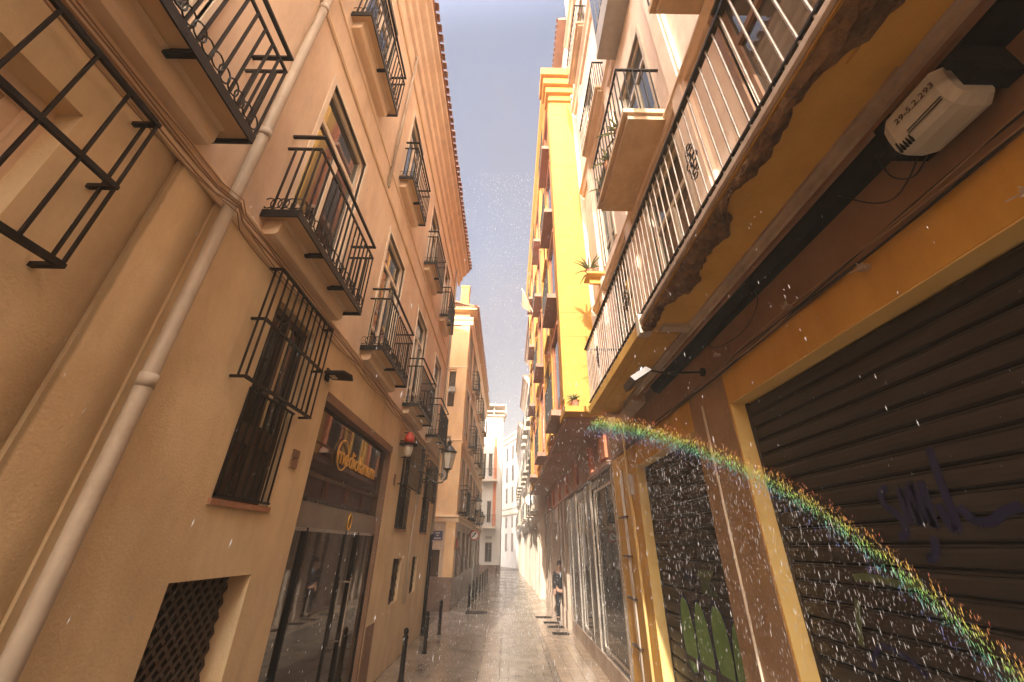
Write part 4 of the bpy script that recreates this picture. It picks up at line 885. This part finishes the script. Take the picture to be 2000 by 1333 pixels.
# corner pilaster facing the sun
obj('corner_pilaster', MB().box(1.21, 8.0, 5.02, 1.93, 8.35, 15.6).box(1.17, 8.02, 5.02, 1.212, 8.4, 15.6), 'yellow', R2)
obj('pilaster_base', MB().box(1.13, 7.62, 4.62, 2.02, 8.5, 4.74).box(1.16, 7.9, 4.742, 2.0, 8.45, 4.86).box(1.18, 7.94, 4.862, 1.97, 8.4, 5.02), 'yellow', R2)
for z in (6.55, 7.2, 9.6, 12.4, 14.9): obj('pilaster_joint', MB().box(1.205, 7.994, z, 1.935, 8.0, z+.012), 'mustard', R2)
obj('pilaster_capital', MB().box(1.16, 7.93, 15.6, 1.97, 8.4, 15.75).box(1.08, 7.86, 15.95, 2.0, 8.5, 16.2).box(1.0, 7.78, 16.32, 2.0, 8.5, 16.6).box(.92, 7.7, 16.72, 2.0, 8.6, 17.1).box(1.19,7.97,15.75,1.94,8.4,15.95).box(1.1,7.9,16.2,1.98,8.4,16.32).box(1.02,7.82,16.6,1.99,8.4,16.72), 'yellow', R2)
obj('side_wall', MB().box(1.93, 7.93, 4.6, 2.4, 8.3, 17.4), 'peach', R2)
# street front of bays
for k in range(6):
    y = 8.42+k*2.25
    obj('front_wall', MB().box(1.30, y, 4.76, 1.38, y+2.24, 17.2), 'redpaint', R2)
    obj('yellow_pier', MB().box(1.21, y+1.93, 4.76, 1.36, y+2.2, 16.6), 'yellow', R2)
    for z in (5.0, 8.2, 11.3, 14.2):
        Wy = obj('bay_window', MB().box(1.20, y+.35, z, 1.32, y+1.75, z+.14).box(1.22, y+.42, z+.14, 1.30, y+.5, z+2.3).box(1.22, y+1.6, z+.14, 1.30, y+1.68, z+2.3).box(1.2, y+.35, z+2.3, 1.32, y+1.75, z+2.42), 'yellow' if k % 2 else 'redpaint', R2)
        obj('pane', MB().box(1.26, y+.5, z+.14, 1.27, y+1.6, z+2.3), 'glass', Wy)
        if k % 2 == 0: obj('balcony_slab', MB().box(.96, y+.2, z-.16, 1.32, y+1.85, z-.03), 'pinkband', Wy)
        if k % 2 == 0:
            q = MB().box(.98, y+.22, z+.86, 1.0, y+1.83, z+.89)
            for i in range(13): q.box(.98, y+.25+i*.13, z-.03, .995, y+.265+i*.13, z+.86)
            obj('railing', q, 'iron', Wy)
obj('attic_cornice', MB().exty([(1.36,16.6),(1.18,16.62),(1.12,16.9),(1.02,17.1),(1.0,17.3),(1.36,17.4)], 8.5, 22), 'yellow', R2)
obj('attic_wall', MB().box(2.06, 8.0, 17.4, 12, 22, 21.0), 'peach', R2)
rr = obj('roof', MB().exty([(1.72,20.95),(1.72,21.05),(2.1,21.15),(7,23),(7,20.95)], 7.9, 22), 'pinkband', R2)
for i in range(50): obj('roof_tile', tilem, 'terracotta', rr, loc=(1.72, 8.0+i*.21, 21.08), key='tile', rz=pi)
# banner on a pole
t = thing('banner', 'brown cloth banner hung from a pale pole high on the yellow house front', 'flag', (1.2, 18, 13.6))
obj('pole', MB().tube([(1.25,18,13.3),(.60,17.9,14.9)], .03, 6), 'cream', t)
m = MB(); 
for i in range(6): m.v += [(.64+.09*i, 17.92+.03*sin(i*1.3), 14.85-.22*i), (.60+.09*i, 17.94+.03*sin(i*1.3), 13.75-.08*i)]
m.f += [(2*i, 2*i+1, 2*i+3, 2*i+2) for i in range(5)]
obj('cloth', m, 'flag', t)
# ================================================================ R3: far right row
def rowhouse(y0, y1, x, h, material, label, seed, nm='row_house', lower='whitewall'):
    R_ = random.Random(seed); t = thing(nm, label, 'building', (x, y0, 0), 'houses along the far right side'); ops = []
    n = max(2, int((y1-y0)/2.3)); st_ = (y1-y0)/n; fl = [4.0+3.1*i for i in range(int((h-4)/3.1))]
    for k in range(n):
        a = y0+k*st_+st_*.28; b = a+st_*.44
        for z in fl: ops.append((a, b, z, z+2.2))
        ops.append((a-.2, b+.2, .1, 2.9))
    obj('wall', MB().wall('x', x, x+.2, y0, y1, 0, h, ops), material, t)
    obj('building_core', MB().box(x+.3, y0+.02, 0, x+9, y1, h).box(x+.003, y0, 0, x+9, y0+.015, h), material, t)
    for i, o_ in enumerate(ops):
        Wq = obj('window' if o_[2] > 1 else 'door', MB().box(x+.1, o_[0], o_[2], x+.13, o_[1], o_[3]).box(x+.08,(o_[0]+o_[1])/2-.03,o_[2],x+.1,(o_[0]+o_[1])/2+.03,o_[3]), 'greywood' if R_.random() < .5 else 'cream', t)
        obj('pane', MB().box(x+.09, o_[0]+.08, o_[2]+.3, x+.099, o_[1]-.08, o_[3]-.1), 'glass', Wq)
        if o_[2] > 3:
            Bq = obj('balcony', MB().box(x-.38, o_[0]-.2, o_[2]-.14, x, o_[1]+.2, o_[2]-.01), 'cream', t)
            q = MB().box(x-.37, o_[0]-.18, o_[2]+.9, x-.34, o_[1]+.18, o_[2]+.93)
            m_ = 9
            for i2 in range(m_+1):
                yy = o_[0]-.17+(o_[1]-o_[0]+.34)*i2/m_; q.box(x-.365, yy-.008, o_[2]-.01, x-.35, yy+.008, o_[2]+.9)
            obj('railing', q, 'iron', Bq)
            obj('surround', MB().box(x-.04, o_[0]-.12, o_[2], x, o_[0], o_[3]+.14).box(x-.04, o_[1], o_[2], x, o_[1]+.12, o_[3]+.14), 'cream', Wq)
        else: obj('surround', MB().box(x-.07, o_[0]-.14, 0, x, o_[0], 3.1).box(x-.07, o_[1], 0, x, o_[1]+.14, 3.1).box(x-.1, o_[0]-.14, 3.1, x, o_[1]+.14, 3.3), 'cream', Wq)
    obj('cornice', MB().exty([(x,h-.5),(x-.1,h-.45),(x-.2,h-.2),(x-.35,h-.1),(x-.35,h+.05),(x,h+.05)], y0, y1), 'cream', t)
    obj('roof', MB().box(x-.45, y0, h+.05, x+9, y1, h+.18), 'terracotta', t)
    return t
rowhouse(22.02, 29, 1.62, 15.5, 'peach', 'sunlit peach row house with small balconies just past the yellow house', 21)
rowhouse(29.05, 37, 1.5, 14.2, 'cream', 'cream row house with white framed balconies, midway down the far right side', 22)
rowhouse(37.05, 49.9, 1.32, 12.6, 'whitewall', 'white row house glaring in the sun at the end of the right side', 23)
# ornate bracket lamp on the far right
t = thing('shop_sign', 'round pale hanging sign sticking out from the far right shop fronts', 'sign', (1.5, 24, 4.3))
obj('bracket', MB().box(1.1, 23.98, 4.9, 1.62, 24.02, 4.94), 'iron', t); obj('sign_face', MB().tube([(1.28,23.97,4.55),(1.28,24.03,4.55)], .27, 16), 'sign white', t)
obj('rim', MB().ring((1.28,24,4.55), .28, .03, 'y', 18, 5), 'creamstone', t)
# ================================================================ houses behind the photographer (lower, so the sun comes over them)
def plainhouse(x0, x1, y0, y1, h, face, material, label):
    t = thing('house', label, 'building', (x0, y0, 0), 'houses behind the viewpoint'); ops = []
    for k in range(int((y1-y0)/3)):
        for z in (1.2, 4.4, 7.6):
            if z+2 < h: ops.append((y0+k*3+.9, y0+k*3+2.0, z, z+1.9))
    d = .2 if face > x0 else .2
    obj('wall', MB().wall('x', face, face-.2 if face == x1 else face+.2, y0, y1, 0, h, ops), material, t)
    obj('building_core', MB().box(x0+(.25 if face == x0 else 0), y0, 0, x1-(.25 if face == x1 else 0), y1, h), material, t)
    obj('roof', MB().box(x0-.02, y0, h, x1+.02, y1, h+.15), 'terracotta', t)
    for o_ in ops:
        fx = face-.15 if face == x1 else face+.12
        obj('window', MB().box(fx, o_[0], o_[2], fx+.03, o_[1], o_[3]), 'greywood', t)
plainhouse(-10, -2.4, -28, -4.05, 8.2, -2.4, 'ochre', 'low ochre house behind the viewpoint on the left')
plainhouse(2.1, 10, -28, -6.05, 14, 2.1, 'peach', 'peach house behind the viewpoint on the right')

# ================================================================ person in the doorway
t = thing('person', 'person in a dark suit and pale shirt standing in a doorway on the right', 'person', (1.9, 16.12, 0))
def skinned(name, verts, edges, radii, material, parent, loc, root=0, sub=1):
    me = bpy.data.meshes.new(name); me.from_pydata(verts, edges, []); o = bpy.data.objects.new(name, me); COL.objects.link(o)
    me.materials.append(M[material]); o.modifiers.new('skin', 'SKIN'); sv = me.skin_vertices[0].data
    for i, r in enumerate(radii): sv[i].radius = (r, r) if not isinstance(r, tuple) else r
    sv[root].use_root = True; o.modifiers['skin'].use_smooth_shade = True
    s_ = o.modifiers.new('sub', 'SUBSURF'); s_.levels = s_.render_levels = sub
    o.parent = parent; o.location = Vector(loc)-Vector(parent['wb']); o['wb'] = tuple(loc); return o
# local: facing -y, x lateral
V = [(0,0,.92),(0,0,1.12),(0,.01,1.34),(0,0,1.47),(0,-.01,1.54),(0,-.01,1.62),(0,0,1.68)]; E_ = [(0,1),(1,2),(2,3),(3,4),(4,5),(5,6)]; Rr = [(.15,.1),(.14,.1),(.17,.11),(.055,.055),(.06,.07),(.08,.095),(.055,.06)]
for s_ in (-1, 1):
    b = len(V); V += [(s_*.17,.01,1.37),(s_*.22,.02,1.12),(s_*.21,-.05,.90),(s_*.21,-.07,.83)]; E_ += [(2,b),(b,b+1),(b+1,b+2),(b+2,b+3)]; Rr += [.055,.045,.033,.03]
    for k in range(4): c = len(V); V += [(s_*(.195+.012*k),-.085,.78),(s_*(.19+.012*k),-.08,.745-.006*(k % 2))]; E_ += [(b+3,c),(c,c+1)]; Rr += [.009,.008]
    c = len(V); V += [(s_*.175,-.09,.81),(s_*.165,-.1,.78)]; E_ += [(b+3,c),(c,c+1)]; Rr += [.01,.009]
    b = len(V); V += [(s_*.09,0,.84),(s_*.10,-.01,.48),(s_*.11,.02,.09),(s_*.12,-.12,.04)]; E_ += [(0,b),(b,b+1),(b+1,b+2),(b+2,b+3)]; Rr += [.09,.06,.045,.035]
body = skinned('body', V, E_, Rr, 'skin', t, (1.9,16.12,0))
V = [(0,.0,.84),(0,0,1.12),(0,.01,1.36)]; E_ = [(0,1),(1,2)]; Rr = [(.20,.165),(.17,.14),(.20,.14)]
for s_ in (-1, 1): b = len(V); V += [(s_*.18,.01,1.38),(s_*.225,.02,1.12),(s_*.215,-.05,.88)]; E_ += [(2,b),(b,b+1),(b+1,b+2)]; Rr += [.07,.06,.05]
skinned('jacket', V, E_, Rr, 'cloth', t, (1.9,16.12,0))
V = [(0,0,.94)]; E_ = []; Rr = [(.185,.15)]
for s_ in (-1, 1): b = len(V); V += [(s_*.09,0,.82),(s_*.10,-.01,.48),(s_*.11,.01,.07)]; E_ += [(0,b),(b,b+1),(b+1,b+2)]; Rr += [.105,.075,.065]
skinned('trousers', V, E_, Rr, 'cloth', t, (1.9,16.12,0))
obj('shirt_front', MB().add([(1.865,15.965,1.43),(1.935,15.965,1.43),(1.9,15.955,1.24),(1.865,15.975,1.43),(1.935,15.975,1.43),(1.9,15.965,1.24)], [(0,1,2),(5,4,3),(0,3,4,1),(1,4,5,2),(2,5,3,0)]), 'shirt', t)
obj('hair', MB().lathe([(.088,1.60),(.1,1.66),(.085,1.73),(.04,1.765),(.005,1.77)], (1.9,16.135,0), 12), 'hair', t, smooth=True)
obj('face', MB().box(1.89,16.0,1.58,1.91,16.03,1.62).box(1.862,16.025,1.63,1.882,16.035,1.64).box(1.918,16.025,1.63,1.938,16.035,1.64).box(1.875,16.025,1.548,1.925,16.034,1.556), 'skin', t)
for s_ in (-1,1): obj('shoe', MB().box(1.9+s_*.11-.045,15.95,0,1.9+s_*.11+.045,16.18,.08), 'hair', t)

# drain grates
for i, (x0, x1, y) in enumerate(((1.06,1.62,16.55),(1.24,1.74,15.45),(1.3,1.8,14.7),(1.34,1.82,13.65))):
    t = thing('drain_grate', ['farthest of the four wet drain grates in the right pavement','third drain grate from the near end in the right pavement','second drain grate from the near end in the right pavement','nearest drain grate in the right pavement, toward the dark shop'][i], 'drain', (x0, y, 0), 'drain grates in the right pavement')
    obj('frame', MB().box(x0, y-.02, .001, x1, y, .01).box(x0, y+.28, .001, x1, y+.3, .01).box(x0,y,.001,x0+.02,y+.28,.01).box(x1-.02,y,.001,x1,y+.28,.01).box(x0+.02,y,.001,x1-.02,y+.28,.003), 'blackpaint', t)
    for k in range(6): obj('bar', MB().box(x0+.02, y+.03+k*.04, .004, x1-.02, y+.046+k*.04, .01), 'iron', t)
t = thing('manhole_cover', 'rectangular iron manhole cover in the left half of the wet street', 'manhole cover', (-1.1, 17.5, 0))
obj('lid', MB().box(-1.5, 17.2, .001, -.7, 17.9, .008), 'iron', t)

# ================================================================ rain
def streak(m, p, L_, r, tilt=.06):
    d = Vector((tilt, .03, 1)).normalized()*L_/2; p = Vector(p); a = Vector((r,0,0)); b = Vector((0,r,0)); o = len(m.v)
    m.v += [tuple(p-d), tuple(p+a), tuple(p+b), tuple(p-a), tuple(p-b), tuple(p+d)]
    for q in ((0,2,1),(0,3,2),(0,4,3),(0,1,4),(5,1,2),(5,2,3),(5,3,4),(5,4,1)): m.f.append(tuple(o+i for i in q))
R_ = random.Random(42); rain = MB(); cnt = 0
def ang(p):
    d = (Vector(p)-CAMP).normalized(); return math.degrees(math.acos(max(-1, min(1, d.dot(SDIR)))))
while cnt < 15000:      # through the whole street
    u = R_.random(); y = .8+17*u**.8; x = R_.uniform(-2.2, 1.9); z = R_.uniform(.1, 2+y*1.25)
    if R_.random() > .3+.7*(x+2.2)/4.1: continue
    if x > 1.15 and y > 7.7 and z > 4.5: continue
    if z > 4 and x < -1.85: continue
    k = .4+R_.random()**4*1.3
    streak(rain, (x,y,z), (.012+.006*y**.5)*k, .0007*(1+y*.5)*k); cnt += 1
cnt = 0
while cnt < 11000:      # dense lit shower inside the bow, in front of the shutters
    x = R_.uniform(.85, 1.95); y = 1.0+6.3*R_.random(); z = R_.uniform(.2, 3.6); a = ang((x,y,z))
    if a > 42: continue
    if R_.random() > max(.12, 1-(42-a)/22)*(1 if y < 3 else .55 if y < 4.5 else .2): continue
    k = .38+R_.random()**3*1.1
    streak(rain, (x,y,z), (.014+.003*y)*k, .00038*(1+y*.4)*k); cnt += 1
for i in range(2600):   # splashes on the paving
    y = 8.5+22*R_.random()**1.4; x = R_.uniform(-2.2, 1.9); k = .4+R_.random()**2
    streak(rain, (x,y,.012+.05*R_.random()**2), .022*k, (.0016+.00018*y)*k, R_.uniform(-.8,.8))
obj('rain', rain, 'rain', kind='stuff', label='rain drops falling through the whole street')
# the rainbow: coloured drops in a thin curtain of spray in front of the right wall
bow = MB(); hues = []; cnt = 0
def hue(t_):   # t 0 inner (violet) .. 1 outer (red)
    C3 = [(0,(.22,.20,.75)),(.18,(.12,.35,.85)),(.36,(.10,.70,.45)),(.52,(.35,.80,.10)),(.68,(.95,.80,.05)),(.84,(.95,.38,.04)),(1,(.75,.08,.03))]
    for (a, c), (b, d) in zip(C3, C3[1:]):
        if t_ <= b: f = (t_-a)/(b-a); return tuple(c[i]+(d[i]-c[i])*f for i in range(3))
    return C3[-1][1]
while cnt < 10000:
    x = R_.uniform(1.2, 1.94); y = 1.15+6.2*R_.random()**1.1; z = R_.uniform(.6, 3.9); a = ang((x,y,z))
    if not 39.3 < a < 42.9: continue
    t_ = (a-39.3)/3.6
    if R_.random() > .12+.88*math.exp(-((t_-.55)/.27)**2): continue
    k = .5+R_.random()**2; n0 = len(bow.f)
    streak(bow, (x,y,z), (.012+.0025*y)*k, .00048*(1+y*.4)*k); hues += [tuple(.16+.76*v for v in hue(min(1,max(0,t_+R_.gauss(0,.05)))))]*8; cnt += 1
ob = obj('rainbow', bow, 'bow', kind='stuff', label='rainbow arc of coloured spray crossing the two roller shutters')
at = ob.data.color_attributes.new('hue', 'FLOAT_COLOR', 'CORNER'); buf = []
for c in hues: buf += [c[0],c[1],c[2],1.]*3
at.data.foreach_set('color', buf)
# ================================================================ haze
HZ = True
if HZ:
    m = bpy.data.materials.new('street haze'); m.use_nodes = True; t_ = m.node_tree; t_.nodes.clear()
    o = t_.nodes.new('ShaderNodeOutputMaterial'); v = t_.nodes.new('ShaderNodeVolumePrincipled'); v.inputs['Density'].default_value = .0042; v.inputs['Color'].default_value = (1,.93,.84,1)
    t_.links.new(v.outputs[0], o.inputs['Volume'])
    me = bpy.data.meshes.new('haze'); b = MB().box(-410, -410, -1.4, 410, 410, 26); me.from_pydata(b.v, [], b.f); me.materials.append(m)
    ho = bpy.data.objects.new('haze', me); COL.objects.link(ho); ho['kind'] = 'stuff'
for o in bpy.data.objects:
    if 'wb' in o.keys(): del o['wb']
